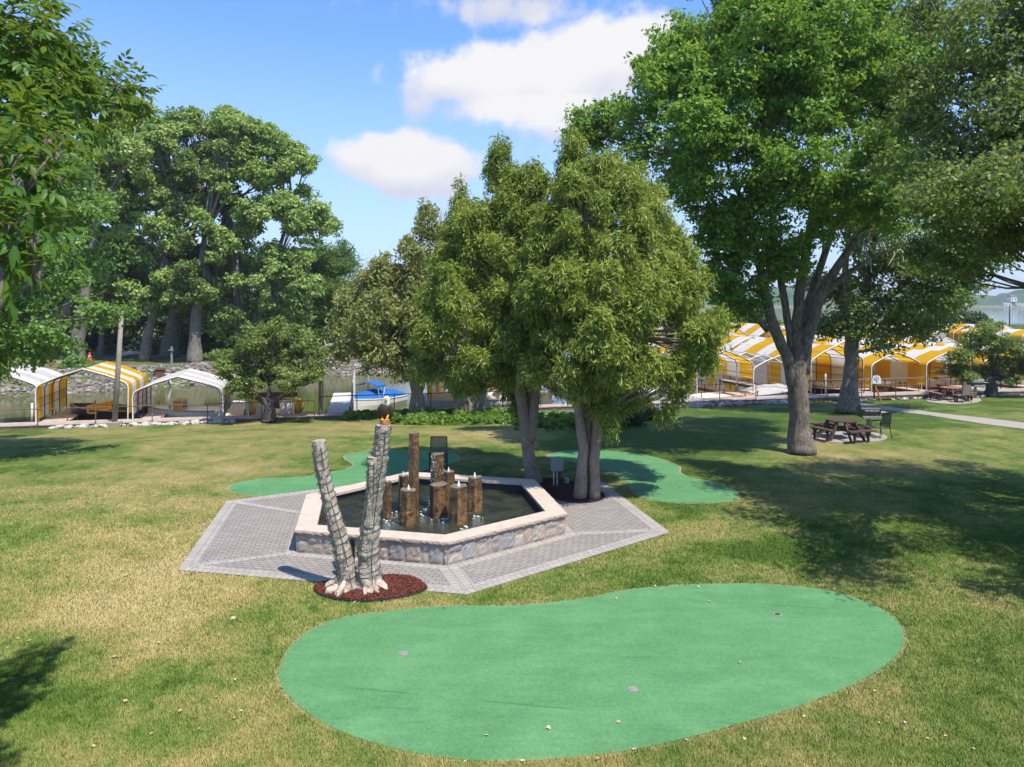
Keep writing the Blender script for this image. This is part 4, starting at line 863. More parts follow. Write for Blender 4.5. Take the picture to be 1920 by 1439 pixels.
# nearer tree off the right edge
b = Vector((17.2, 17.2, 0.)); D3 = 17.
nB = [(1860,60,100,17),(1780,150,90,18.5),(1900,200,110,16.5),(1820,270,95,17.8),(1740,240,70,18.8),(1900,350,90,16.5),(1800,400,80,18),(1720,360,50,19),(1860,450,70,17),(1790,490,50,18),(1980,300,150,16),(2060,150,170,16.5),(2000,480,90,17),(2100,400,150,17),(2220,250,170,17.5),(2150,60,170,18.5),(1950,-20,120,17.5),(1760,30,70,19),(2330,150,170,18),(1730,470,35,19.2),(1700,150,40,19.5),(2300,420,120,18)]
tree('linden_tree', b, 'dark olive-green tree whose boughs hang in from the right edge of the picture', 'tree',
     [([b, b+Vector((-.1, 0, 2.5)), b+Vector((-.3, .2, 5)), b+Vector((-.5, .3, 9))], [.45, .33, .28, .14]), ([b+Vector((-.2, 0, 3)), P3(2050, 330, 17), P3(1920, 300, 17.3)], [.2, .13, .05])],
     [BL(x, y, r, d, r*.8) for (x, y, r, d) in nB]+[(14, 12, 8, 2.4, 2.2, 1.7), (13.6, 15, 8.8, 1.9, 2., 1.5), (16.4, 13.5, 9, 2.8, 2.5, 2), (12.6, 10.6, 7, 1.6, 1.7, 1.3), (10.6, 16.8, 8.2, 1.6, 1.6, 1.2), (9.9, 12.3, 7.9, 1.2, 1.3, .9), (10.9, 13.4, 8.3, 1.7, 1.6, 1.2), (10.3, 14.8, 8.0, 1.3, 1.3, .9), (9.2, 11.2, 7.4, .8, .9, .6), (15.5, 10.2, 8, 2.3, 2.2, 1.6), (18, 11.5, 8.5, 2.5, 2.5, 2)], 150000, .125, .075, .5, 'leaf_olive', 'bark_maple', 33, .25, 80, .08, 4, shell=.34)
# apple trees on the shore
for (px, py, lab, Bl, sd, forks) in ((505, 792, 'low spreading apple tree on the lawn edge in front of the left boathouses',
      ((440,690,40),(408,672,26),(470,650,38),(520,640,42),(565,650,36),(595,680,30),(560,700,42),(500,690,50),(450,722,32),(420,700,24),(590,700,20),(605,660,14),(515,610,18),(480,625,20),(550,615,16),(535,715,30)), 41, ((470,740),(505,725),(555,725))),
     (1858, 744, 'low spreading apple tree on the lawn edge beside the far picnic table, right',
      ((1800,670,30),(1785,695,22),(1830,650,36),(1870,640,36),(1905,655,34),(1880,690,36),(1840,700,30),(1810,712,20),(1925,690,32),(1850,620,22),(1820,625,14),(1880,612,12),(1950,670,40),(1900,715,18)), 42, ((1835,715),(1862,705),(1900,705)))):
    b = on(px, py); D = b.y
    st = [([b, P3(px, py-18, D), P3(px, py-38, D)], [.42, .30, .27])]+[([P3(px, py-34, D), P3((px+x)/2, (py-34+y)/2, D), P3(x, y, D)], [.2, .14, .07]) for x, y in forks]
    tree('apple_tree', b, lab, 'tree', st, [BL(x, y, r, D+random.Random(x).uniform(-1, 1), r*.8) for x, y, r in Bl], 30000, .13, .08, .30, 'leaf_apple', 'bark_apple', sd, 0, 60, .05, 5, shell=.4)
# foreground tree, upper left: compound leaves of long leaflets on nearby twigs
def compound_leaves(name, root, blobs, n, L, mat, seed):
    rs = np.random.RandomState(seed); B = np.array([b[:6] for b in blobs]); wt = B[:, 3]*B[:, 5]; wt /= wt.sum(); bi = rs.choice(len(B), n, p=wt); b = B[bi]
    d = unit(rs.randn(n, 3)); r = rs.rand(n)**.42; P = b[:, :3]+d*b[:, 3:]*r[:, None]
    ax = unit(d*.8+rs.randn(n, 3)*.45+np.array((0, 0, -.35))); sd = unit(np.cross(ax, np.array((0, 0, 1.))+rs.randn(n, 3)*.25)); nm = unit(np.cross(sd, ax))
    Vs = []; Fs = []; Rn = []; base = 0; rr = rs.rand(n)
    for (t, s) in ((.35, 1), (.35, -1), (.62, 1), (.62, -1), (.9, 1), (.9, -1), (1., 0)):
        l = L*(.75+.4*rs.rand(n))[:, None]*(1. if s else 1.1)
        o = P+ax*L*2.0*t; dr = unit(ax*(.7 if s else 1)+sd*s*.9+np.array((0, 0, -.35))+rs.randn(n, 3)*.12); s2 = unit(np.cross(dr, nm+rs.randn(n, 3)*.2)); n2 = unit(np.cross(s2, dr)); wd_ = l*.19
        tip = o+dr*l-n2*l*.16
        V = np.stack([o, o+dr*l*.35+s2*wd_+n2*wd_*.35, o+dr*l*.7+s2*wd_*.7+n2*wd_*.2-n2*l*.05, tip, o+dr*l*.7-s2*wd_*.7+n2*wd_*.2-n2*l*.05, o+dr*l*.35-s2*wd_+n2*wd_*.35, o+dr*l*.36, o+dr*l*.7-n2*l*.05], 1).reshape(-1, 3)
        q = np.arange(n)[:, None]*8+base; F = np.concatenate([q+np.array([[0, 1, 2, 7, 6]])[:, [0, 1, 2, 3]]*0+np.array([0, 1, 2, 6]), q+np.array([6, 2, 3, 7]), q+np.array([0, 6, 7, 5])*1, q+np.array([5, 7, 3, 4])])
        Vs.append(V); Fs.append(F); base += 8*n; Rn.append(np.tile(np.clip(rr*.6+rs.rand(n)*.4, 0, 1), 4))
    return fast_mesh(name, np.concatenate(Vs)-np.array(root.location), np.concatenate(Fs), mat, np.concatenate(Rn), root)
b = Vector((-8.3, 6.2, 0)); fr = empty('ash_tree', b, 0, 'nearest tree, its long pointed leaves filling the upper left corner of the picture', 'tree')
fB = [BL(-20,60,110,5.6,100), BL(60,60,70,6.2), BL(110,130,55,6.6,50), BL(165,150,50,7.4,34), BL(215,150,36,8.,22), BL(245,175,26,8.2,14), BL(150,200,60,7.,45), BL(60,190,80,5.6), BL(0,260,90,4.7), BL(90,260,40,5.2,35), BL(40,340,60,4.4), BL(100,320,30,4.8,35), BL(10,420,60,4.2), BL(60,450,32,4.2,40), BL(0,500,40,4.,50), BL(-100,300,160,5.2), BL(-200,200,220,6.5), BL(-350,60,260,7), BL(-250,420,160,6.5), BL(70,110,60,6.8), BL(200,185,34,7.6,22), BL(120,90,34,7,22), BL(-60,620,60,5.5,60)]
fB += [BL(-500, 150, 300, 8.5), BL(-700, 0, 300, 6.5), BL(-450, 400, 200, 8.5)]
compound_leaves('crown', fr, fB, 12000, .10, 'leaf_ash', 51)
wood(fr, [([b, b+Vector((.1, 0, 3)), b+Vector((.5, -.1, 5.5)), b+Vector((1.2, 0, 8))], [.4, .3, .22, .1])], fB, 'bark_maple', 51, 5, .05)
# mid-distance tree at the left edge
b = Vector((-22.5, 24.5, zt(-22.5, 24.5)-.05)); mD = 24.5
mT = [(20,300,110,25),(110,300,80,26),(60,400,110,24.5),(150,400,60,25.5),(60,520,90,24),(150,560,60,24.5),(200,590,34,24.5),(30,620,80,24),(110,640,45,24.5),(-20,700,30,23.5),(-60,600,150,24.5),(-120,400,200,25),(180,480,50,26),(-250,500,200,24.5),(60,672,30,24),(-90,730,60,23.5)]
tree('cottonwood_tree', b, 'bright green broad-leaved tree at the left edge hiding the leftmost boat canopy', 'tree',
     [([b, b+Vector((.2, 0, 3)), b+Vector((.5, .1, 8))], [.4, .3, .12]), ([b+Vector((.1, 0, 2.4)), P3(40, 600, 24.3), P3(60, 500, 24.3)], [.2, .14, .05])],
     [BL(x, y, r, d, r*.85) for x, y, r, d in mT], 52000, .15, .11, .55, 'leaf_mid', 'bark_cotton', 52, .1, 70, .08, 4, shell=.36)

# the wood on the far bank
def bank(px, D): x = (px-CX)/FPX*D; return Vector((x, D, zt(x, D)-.1))
wood_trees = [
 (95, 66, 'pale forked', ((95,640),(150,540),(165,470),(160,420)), ((110,420,60),(60,470,60),(170,380,55),(120,330,60),(90,560,45)), 'leaf_mid', 2.),
 (142, 61, 'leftmost pale-barked', ((146,640),(160,560),(160,500),(180,440)), ((250,280,60),(200,330,60),(180,270,50),(230,400,60),(150,460,50)), 'leaf_cotton', 1.6),
 (188, 70, 'slim grey', ((190,640),(196,560),(230,460)), ((210,470,60),(160,520,50),(250,500,55),(210,560,45)), 'leaf_cotton', .8),
 (270, 64, 'slanting grey', ((280,620),(290,580),(310,480),(330,380)), ((300,260,60),(340,230,50),(290,330,65),(260,400,60),(330,340,60),(300,450,60),(260,230,45),(370,290,50)), 'leaf_cotton', 1.2),
 (315, 68, 'dark thick leaning', ((325,610),(338,550),(350,470),(380,380)), ((400,300,60),(390,250,45),(420,380,60),(360,420,60),(350,500,55),(430,460,50),(380,560,40)), 'leaf_olive', 2.),
 (365, 63, 'grey flared', ((365,640),(370,570),(380,480),(385,430)), ((440,240,42),(430,215,24),(470,250,38),(400,480,50),(350,560,45),(440,540,50),(400,620,30),(470,300,45)), 'leaf_cotton', 1.6),
 (455, 66, 'tall open-limbed', ((450,600),(440,480),(425,380),(440,290)), ((510,260,40),(540,290,40),(500,330,45),(575,320,28),(560,360,32),(470,380,45),(520,400,45),(585,380,20),(545,250,20)), 'leaf_cotton', 1.3),
 (520, 70, 'right-leaning', ((520,600),(510,500),(540,420)), ((560,430,40),(600,400,26),(618,415,16),(570,390,30),(520,460,50),(480,490,55),(540,500,45),(490,560,45),(450,620,35)), 'leaf_cotton', 1.2),
]
rn = random.Random(9)
PW = [(40,430),(90,300),(160,245),(225,185),(262,180),(300,205),(345,200),(385,240),(398,192),(430,183),(480,212),(500,250),(545,238),(586,280),(590,318),(572,345),(604,368),(636,402),(628,432),(590,448),(602,520),(590,600),(560,655),(430,655),(400,640),(380,655),(345,600),(290,590),(240,610),(180,570),(60,600)]
wb = poly_blobs(PW, 270, 13, 30, 66, 17, .35)
own = [[] for _ in wood_trees]
for q in wb:
    px_ = CX+q[0]/q[1]*FPX; py_ = HY+(CZ-q[2])/q[1]*FPX
    if 425 < px_ < 520 and 292 < py_ < 372 and rn.random() < .75: continue
    k = min(range(len(wood_trees)), key=lambda i: abs((wood_trees[i][3][-1][0]*.6+wood_trees[i][0]*.4)+(12 if i == 1 else 0)-px_)+rn.uniform(0, 25)); own[k].append(q)
for i, (px, D, nm, sp_, bl, mt, r0) in enumerate(wood_trees):
    bl = bl[:3]
    b = bank(px, D); r0 *= .40
    tree('cottonwood_tree', b, nm+' cottonwood on the far bank of the channel', 'tree', [([b]+[P3(x, y, D) for x, y in sp_], [r0*1.15]+[r0*(1-.7*(k+1)/len(sp_)) for k in range(len(sp_))])],
         [BL(x, y, r*.7, D+rn.uniform(-2, 2), r*.7) for x, y, r in bl]+own[i], 3500+1000*len(own[i]), .31, .21, .62, mt, 'bark_cotton', 60+i, .1, 30, .17, 6, group='cottonwoods on the far bank', shell=.5)
for i, (px, D, lab, bl, mt) in enumerate((
  (560, 74, 'dense round green tree between the cottonwoods and the willow', ((560,540,50),(530,590,50),(580,600,45),(500,620,45),(560,650,40)), 'leaf_cotton'),
  (622, 76, 'smooth-crowned green willow with drooping foliage beside the gap of sky', ((615,480,36),(590,510,38),(640,500,28),(620,540,45),(600,590,45),(645,560,35),(630,630,40),(645,465,14)), 'leaf_willow'),
  (700, 92, 'low distant tree behind the brown cedars', ((680,530,34),(720,520,30),(655,560,32),(700,580,45),(760,540,40)), 'leaf_willow'),
  (20, 72, 'background tree at the far left of the wood', ((30,430,80),(0,520,80),(60,560,70),(-60,480,90)), 'leaf_mid'))):
    b = bank(px, D)
    tree('willow_tree' if 'willow' in lab else 'bank_tree', b, lab, 'tree', [([b, P3(px, 620, D), P3(px, 540, D)], [.5, .4, .2])], [BL(x, y, r, D+rn.uniform(-2, 2), r*.9) for x, y, r in bl], 26000, .40 if mt != 'leaf_willow' else .42, .22 if mt != 'leaf_willow' else .10, 1.2, mt, 'bark_cotton', 80+i, .5 if mt == 'leaf_willow' else .1, 60, .14, 3, shell=.45)
und = [BL(x, y, r, D) for x, y, r, D in [(x_, 662, 13, 72) for x_ in range(200, 640, 22)]+[(40+i*34, 612+12*math.sin(i*1.7), 34, 80+3*math.sin(i*2.3)) for i in range(19)]+[(60+i*30, 648+6*math.sin(i*1.3), 22, 79+2*math.sin(i)) for i in range(20)]+[(50+i*45, 560+14*math.sin(i*2.1), 40, 88) for i in range(14)]+[(100+i*60, 500, 48, 92) for i in range(9)]]
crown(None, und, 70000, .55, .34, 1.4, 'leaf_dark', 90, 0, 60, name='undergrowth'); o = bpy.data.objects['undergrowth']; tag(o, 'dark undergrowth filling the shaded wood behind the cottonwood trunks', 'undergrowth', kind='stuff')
wl = bpy.data.objects['willow_tree']; w0 = Vector(wl.location); mb = MB(); mb.tube([P3(640, 482, 74)-w0, P3(651, 474, 73.6)-w0, P3(659, 467, 73.4)-w0, P3(664, 459, 73.4)-w0], [.12, .09, .08, .03], 6); mb.build('dead_branch', 'bark_apple', wl)
mt_ = bpy.data.objects['maple_tree']; m0 = Vector(mt_.location); mb = MB(); rn = random.Random(13)
for q in range(16):
    x, y = rn.uniform(1610, 1690), rn.uniform(420, 480); D_ = 24.6+rn.uniform(-.5, .5); a_ = P3(x, y, D_)-m0; k1 = rn.uniform(-14, 18); b_ = P3(x+k1, y+rn.uniform(15, 45), D_-.2)-m0; mb.tube([a_, (a_+b_)/2+Vector((rn.uniform(-.2, .2), 0, .12)), b_], [.03, .02, .008], 5)
mb.build('dead_twigs', 'log_white', mt_)['kind'] = 'stuff'
# foliage seen between and beyond the boat canopies on the right
for (px, D, lab, bl, mt) in ((1400, 100, 'pale green willow shrub beyond the boat canopies, left of the big maple', ((1385,590,34),(1350,600,30),(1420,600,24),(1370,625,26),(1440,610,18)), 'leaf_willow'),
    (1790, 110, 'dark far shoreline tree behind the canopies', ((1730,590,26),(1760,600,24),(1700,600,22),(1790,600,20),(1820,600,20),(1745,575,20)), 'leaf_dark')):
    x = (px-CX)/FPX*D; b = Vector((x, D, -1.6)); tree('shore_tree', b, lab, 'tree', [([b, P3(px, 600, D)], [.4, .2])], [BL(x, y, r, D, r*.8) for x, y, r in bl], 16000, .5, .3, 1.2, mt, 'bark_cotton', int(px), 0, 50, .12, 2)
rs = np.random.RandomState(8); n = 60000; X = rs.uniform(22, 190, n); Y = rs.uniform(128, 172, n); Hh = rs.uniform(1.0, 2.0, n); a = rs.rand(n)*3.14; Zb = terrain(X, Y)
V = np.stack([np.stack([X-np.cos(a)*.1, Y-np.sin(a)*.1, Zb], 1), np.stack([X+np.cos(a)*.1, Y+np.sin(a)*.1, Zb], 1), np.stack([X+rs.randn(n)*.3, Y+rs.randn(n)*.3, Zb+Hh], 1)], 1).reshape(-1, 3)
tag(fast_mesh('reeds', V, np.arange(3*n).reshape(n, 3), 'leaf_reed', rs.rand(n)), 'pale green reeds in the lake beyond the boat canopies', 'reeds', kind='stuff')
# hosta bed and shrubs along the shore
rs = np.random.RandomState(3); pts = []
for k in range(420):
    px = rs.uniform(655, 1135); py = rs.uniform(775, 797) if px > 735 else rs.uniform(772, 786)
    if px > 950: py += rs.uniform(0, 14)
    g = G(px, py); pts.append((g.x, g.y, zt(g.x, g.y)+.18, .34, .34, .22))
o, _ = crown(None, pts, 42000, .20, .11, .16, 'leaf_hosta', 95, .3, 50, name='ground_cover', shell=.7); tag(o, 'bed of low leafy ground cover between the lawn and the shore cedars', 'ground cover', kind='stuff')
for (px, py, r, lab) in ((1172, 792, 34, 'round dark green shrub on the lawn edge right of the front cedars'), (1125, 792, 22, 'small dark shrub behind the front cedars'), (1215, 782, 18, 'low green shrub beside the orange pot')):
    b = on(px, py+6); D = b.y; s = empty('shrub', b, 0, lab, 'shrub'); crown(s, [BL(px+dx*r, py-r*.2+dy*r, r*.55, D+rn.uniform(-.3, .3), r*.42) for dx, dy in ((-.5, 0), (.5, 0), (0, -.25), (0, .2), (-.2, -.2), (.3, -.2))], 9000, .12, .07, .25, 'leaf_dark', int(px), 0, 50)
    mb = MB(); [mb.tube([(0, 0, 0), (math.cos(a)*.3, math.sin(a)*.2, .5)], [.03, .015], 5) for a in (0, 1.5, 3, 4.5)]; mb.build('stems', 'bark_apple', s)
for (px, py, lab) in ((146, 690, 'bright green bush at the foot of the pale trunks on the far bank'),):
    D = 58.; b = bank(px, D); s = empty('shrub', b, 0, lab, 'shrub'); crown(s, [BL(px+dx, 686+dy, 16, D, 9) for dx, dy in ((-12, 4), (10, 2), (0, -6), (22, 6))], 6000, .22, .14, .5, 'leaf_mid', 7, 0, 40)

# ---------------------------------------------------------------- boardwalk, docks, canopies, boats
def TP(px, d):
    lo_, hi_ = -40, 120
    for _ in range(50):
        m = (lo_+hi_)/2; p = S0+SV*m+NV*d
        if p[0]/p[1] < (px-CX)/FPX: lo_ = m
        else: hi_ = m
    return (lo_+hi_)/2
def dz(t): return float(zs(t))+.10
def planks(mb, a, b, wd, z0, z1, pitch=.145, th=.04, seed=0):
    """boards laid across a walkway that runs from a to b"""
    a = Vector((a[0], a[1])); b = Vector((b[0], b[1])); L_ = (b-a).length; e = (b-a)/L_; s = Vector((-e.y, e.x)); rn = random.Random(seed); n_ = int(L_/pitch)
    for i in range(n_):
        c = a+e*(i+.5)*pitch; t = (i+.5)/n_; z = z0+(z1-z0)*t+rn.uniform(-.004, .004); r = Matrix(((s.x, e.x, 0), (s.y, e.y, 0), (0, 0, 1))); mb.box((c.x, c.y, z), (wd+rn.uniform(-.02, .02), pitch-.018, th), r)
def walkway(name, t0, t1, d0, d1, lab, mat='deck_wood', group=None):
    p = SH(t0, (d0+d1)/2, dz(t0)); q = SH(t1, (d0+d1)/2, dz(t1)); r = empty(name, (p.x, p.y, p.z), 0, lab, 'dock', group)
    mb = MB(); planks(mb, (0, 0), (q.x-p.x, q.y-p.y), d1-d0, 0, q.z-p.z, seed=int(t0)); mb.build('decking', mat, r)
    mb = MB()
    for k in (-1, 1):
        s = Vector((-SV[1], SV[0], 0))*k*((d1-d0)/2-.06); mb.bar(s+Vector((0, 0, -.12)), s+Vector((q.x-p.x, q.y-p.y, q.z-p.z-.12)), .05, .18)
    L_ = (q-p).length; n_ = int(L_/2.4)
    for i in range(n_+1):
        c = (q-p)*(i/n_)
        for k in (-1, 1):
            s = Vector((-SV[1], SV[0], 0))*k*((d1-d0)/2-.1); mb.bar(c+s+Vector((0, 0, -.05)), c+s+Vector((0, 0, -2.2)), .08)
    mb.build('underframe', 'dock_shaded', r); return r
t0, t1, t2, t3 = TP(-60, 1), TP(648, 1), TP(1262, 1), TP(1985, 1)
walkway('boardwalk', t0, t1, .35, 1.45, 'plank boardwalk along the shore in front of the left boat canopies')
walkway('boardwalk', t1+2.5, t2, .9, 1.9, 'shaded plank boardwalk behind the shore cedars and shrubs')
walkway('boardwalk', t2, t3, 1.2, 2.5, 'plank boardwalk along the shore in front of the right boat canopies')
def railing(t0, t1, d, lab, mat, pitch, h=.85, mid=False, drop=.5):
    p = SH(t0, d, dz(t0)); r = empty('railing', p, 0, lab, 'railing'); n_ = max(1, int(round((t1-t0)/pitch))); tops = []
    for i in range(n_+1):
        t = t0+(t1-t0)*i/n_; q = SH(t, d, dz(t))-p; tops.append(q+Vector((0, 0, h))); mb = MB(); mb.tube([q+Vector((0, 0, -drop)), q+Vector((0, 0, h))], .026, 7); mb.build('post', mat, r)
    mb = MB(); mb.tube(tops, .024, 7); mb.build('top_rail', mat, r)
    if mid: mb = MB(); mb.tube([q-Vector((0, 0, h*.5)) for q in tops], .016, 6); mb.build('mid_rail', mat, r)
railing(TP(-40, .35), TP(590, .35), .35, 'brown pipe railing along the left boardwalk', 'rail_metal', 2.55)
railing(TP(597, .5), TP(1010, .5), .8, 'thin black railing behind the shore bed and blue-covered boat', 'rail_dark', 1.9, 1.0)
railing(TP(1280, 1.1), TP(1985, 1.1), 1.1, 'rusty pipe railing along the right boardwalk', 'rail_metal', 2.3, 1.0, False, .5)
railing(TP(1500, 2.6), TP(1740, 2.6), 2.65, 'grey railing with horizontal bars on the water side of the right boardwalk', 'frame_grey', 1.5, .85, True, .1)

def canopy(lab, P0, u, wd, L_, eave, apex, wl, wr, nb, cA='canvas_yellow', cB='canvas_white', first=0, cover=True, hoops=5, frame='frame_grey', back=False, grp='striped boat canopies'):
    r = empty('boat_canopy', P0, math.atan2(u[1], u[0])-math.pi/2, lab, 'boat canopy', grp); h = wd/2
    def prof(o=0.):
        return [(-h+o, eave-.42), (-h+.03+o, eave-.22), (-h+.14+o, eave-.07), (-h+.34, eave+.04-o), (-h*.5, (eave+.04)*.52+apex*.48-o), (0, apex-o), (h*.5, (eave+.04)*.52+apex*.48-o), (h-.34, eave+.04-o), (h-.14-o, eave-.07), (h-.03-o, eave-.22), (h-o, eave-.42)]
    pr = prof()
    PR = ([(-h, wl)] if wl < eave-.5 else [])+pr+([(h, wr)] if wr < eave-.5 else [])
    if cover:
        mb = MB(); rn = random.Random(lab)
        for k in range(nb):
            sub = 4
            for q in range(sub):
                y0, y1 = L_*(k+q/sub)/nb, L_*(k+(q+1)/sub)/nb; sg = lambda y: -.035*math.sin(math.pi*((y/L_*(hoops-1)) % 1))
                for i in range(len(PR)-1):
                    (x0, z0), (x1, z1) = PR[i], PR[i+1]; i0 = z0 > eave; i1 = z1 > eave
                    mb.add([(x0, y0, z0+sg(y0)*i0), (x1, y0, z1+sg(y0)*i1), (x1, y1, z1+sg(y1)*i1), (x0, y1, z0+sg(y1)*i0)], [(0, 1, 2, 3)], (k+first) % 2)
        if back:
            n_ = len(PR); mb.add([(x, L_, z) for x, z in PR], [tuple(range(n_))], first % 2)
        mb.build('cover', [cA, cB], r)
    ip = prof(.035); mb = MB()
    for i in range(hoops):
        y = L_*i/(hoops-1) if cover else L_*i/(hoops-1); mb2 = mb
        mb.tube([(ip[0][0], y, -.1)]+[(x, y, z) for x, z in ip]+[(ip[-1][0], y, -.1)], .03, 6)
    mb.build('hoop_frame', frame, r)
    mb = MB()
    for (x, z) in ([ip[3], ip[4], ip[5], ip[6], ip[7], ip[1], ip[9]]+[(ip[0][0], eave*f) for f in (.6, .38)]+[(ip[-1][0], eave*f) for f in (.6, .38)]): mb.tube([(x, 0.02, z-.01), (x, L_-.02, z-.01)], .018, 5)
    mb.build('purlins', frame, r)
    mb = MB(); mb.tube([(x, -.03, z+.01) for x, z in [(-h+.02, -.1)]+pr+[(h-.02, -.1)]], .032, 7); mb.build('front_hoop', 'pipe_white', r)
    return r
uL = (-.30, .954)
def frontL(pl, pr_, d): a = TP(pl, d); b_ = TP(pr_, d); p, q = SH(a, d, dz(a)), SH(b_, d, dz(b_)); return (p+q)/2, (q-p).length
LC = [(-95, 66, 'leftmost canopy with white roof stripes, mostly hidden by the left tree', 2.0, 2.65, 1.5, .9, 'canvas_white', 'canvas_grey', 0, 5.2),
      (72, 237, 'yellow and white striped canopy with open front behind the leaning grey pole', 2.0, 2.72, .15, .25, 'canvas_yellow', 'canvas_white', 0, 5.2),
      (252, 412, 'low white canopy with brown side curtain behind the left boardwalk', 1.55, 2.2, .25, 1.1, 'canvas_white', 'canvas_grey', 0, 5.0),
      (418, 462, 'small canopy with narrow yellow curtain just left of the left apple tree', 1.7, 2.1, .6, 1.3, 'canvas_yellow', 'canvas_white', 0, 4.6),
      (466, 606, 'yellow canopy over the pontoon boat behind the left apple tree', 1.9, 2.5, 1.2, .3, 'canvas_yellow', 'canvas_white', 0, 5.)]
for (pl, pr_, lab, ev, ap, wl, wr, ca, cb, f_, L_) in LC:
    p, wd = frontL(pl, pr_, 1.55); canopy(lab, p, uL, wd, L_, ev, ap, wl, wr, 5 if f_ == 0 else 6, ca, cb, f_, grp='boat canopies on the left boardwalk')
uR = (-.30, .954)
for k, (pl, pr_, lab) in enumerate(((800, 905, 'yellow canopy glimpsed behind the trunks of the shore cedars'), (935, 1060, 'yellow and white canopy glimpsed left of the front cedar trunks'), (1085, 1190, 'canopy hidden behind the front cedars'))):
    p, wd = frontL(pl, pr_, 2.9); canopy(lab, p, (.15, .98), wd, 8, 1.8, 2.4, .3, .3, 8, first=k % 2, grp='boat canopies behind the cedars')
RC = [(1306, 1404, 'orange-lit canopy with short side curtains right of the front cedars', 1.9, 2.45, 1.0, .95, 0, True), (1412, 1512, 'bare white pipe canopy frame without cover, left of the big maple trunk', 1.75, 2.3, 9, 9, 0, False),
      (1520, 1629, 'tall yellow-striped canopy between the two maple trunks', 2.0, 2.65, .12, .12, 0, True), (1633, 1731, 'yellow and white canopy behind the white sign with its interior facing the lawn', 1.75, 2.33, .2, .2, 1, True),
      (1736, 1838, 'yellow canopy with the red boat, partly behind the right apple tree', 1.75, 2.33, .3, .3, 0, True), (1843, 1945, 'yellow canopy right of the right apple tree trunk', 1.75, 2.33, .5, .5, 1, True), (1950, 2050, 'canopy at the right edge beyond the boardwalk', 1.75, 2.3, .3, .3, 0, True)]
RCP = []
for k, (pl, pr_, lab, ev, ap, wl, wr, f_, cov) in enumerate(RC):
    p, wd = frontL(pl, pr_, 3.1 if k != 2 else 2.8); c0 = SH(TP(pl, 3.1), 3.1, dz(TP(pl, 3.1))); wd = 4.15 if cov else 3.9; p = c0+Vector((uR[1], -uR[0], 0))*wd/2; RCP.append((p, wd)); canopy(lab, p, uR, wd, 8.6, ev+(.22 if k in (0, 2) else .05), ap+(.38 if k in (0, 2) else .12), wl, wr, 6, first=0, cover=cov, hoops=6 if k != 2 else 7, frame='frame_grey' if cov else 'pipe_white', grp='striped boat canopies on the right')
    q = p+Vector((uR[0], uR[1], 0))*8.9
    canopy(lab.split(',')[0].replace('canopy', 'canopy row end', 1)[:60]+' (rear half of the same slip)' if False else 'rear canopy in the slip behind the %s' % lab.split(' canopy')[0].replace('bare white pipe', 'bare pipe frame'), q, uR, wd, 8.6, ev+.3, ap+.5, .3, .3, 6, first=1-f_, hoops=4, grp='striped boat canopies on the right')
k = 0
for (px, D, ap, pos) in ((1378, 72, 2.9, 'left of the big maple limbs'), (1455, 84, 2.8, 'between the limbs of the big maple'), (1545, 80, 2.6, 'between the two maples'), (1602, 88, 2.5, 'behind the second maple trunk'), (1672, 84, 2.6, 'right of the second maple trunk'), (1745, 88, 2.6, 'with its open gable toward the lawn, above the near roofs'), (1815, 92, 2.5, 'above the right apple tree'), (1885, 88, 2.6, 'right of the right apple tree crown'), (1945, 84, 2.2, 'at the right edge')):
    x = (px-CX)/FPX*D; canopy('far striped canopy '+pos, Vector((x, D, -.5)), (-.3, .954), 5.0, 16, 2.1, ap+.5, .4, .4, 9, first=k % 2, hoops=4, grp='far boat canopies'); k += 1

def boat(name, lab, P0, ang, L_, Wd, hull, deck, cover=None, cz=.35, h=.55, extras=None, group=None):
    r = empty(name, P0, ang, lab, 'boat', group); ns = 14; mb = MB(); rows = []
    for i in range(ns+1):
        s = i/ns; y = -L_/2+L_*s; bm_ = Wd/2*(1-max(0, (s-.45)/.55)**2.2)*(.94+.06*min(1, s*4)); kz = -.25+.42*max(0, (s-.6)/.4)**2; sh = h*(.85+.35*s*s); bm_ = max(bm_, .02)
        rows.append([(0, y, kz), (bm_*.78, y, kz*.4+.02), (bm_*.96, y, sh*.55), (bm_, y, sh), (bm_*.88, y, sh+.02), (bm_*.84, y, sh-.12), (-bm_*.84, y, sh-.12), (-bm_*.88, y, sh+.02), (-bm_, y, sh), (-bm_*.96, y, sh*.55), (-bm_*.78, y, kz*.4+.02)])
    m = 11; vs = [p for q in rows for p in q]
    fs = [(i*m+k, i*m+(k+1) % m, (i+1)*m+(k+1) % m, (i+1)*m+k) for i in range(ns) for k in range(m)]+[tuple(range(m))[::-1], tuple(range(ns*m, ns*m+m))]
    mb.add(vs, fs); mb.build('hull', hull, r, smooth=False)
    mb = MB(); mb.tube([(q[3][0], q[3][1], q[3][2]+.01) for q in rows]+[(q[8][0], q[8][1], q[8][2]+.01) for q in rows[::-1]], .035, 6); mb.build('gunwale', deck, r, smooth=True)
    if cover:
        mb = MB(); V_ = []; K = 9
        for i, q in enumerate(rows):
            s = i/ns; hh = cz*math.sin(math.pi*min(1, .12+s*.95))**.7+.03*math.sin(i*2.3)
            for k in range(K): a = -1+2*k/(K-1); V_.append((q[4][0]*a*1.05, q[4][1], q[4][2]+hh*(1-abs(a)**2.2)))
        mb.add(V_, [(i*K+k, i*K+k+1, (i+1)*K+k+1, (i+1)*K+k) for i in range(ns) for k in range(K-1)]); mb.build('cover', cover, r, smooth=True)
    if extras: extras(r, rows)
    return r
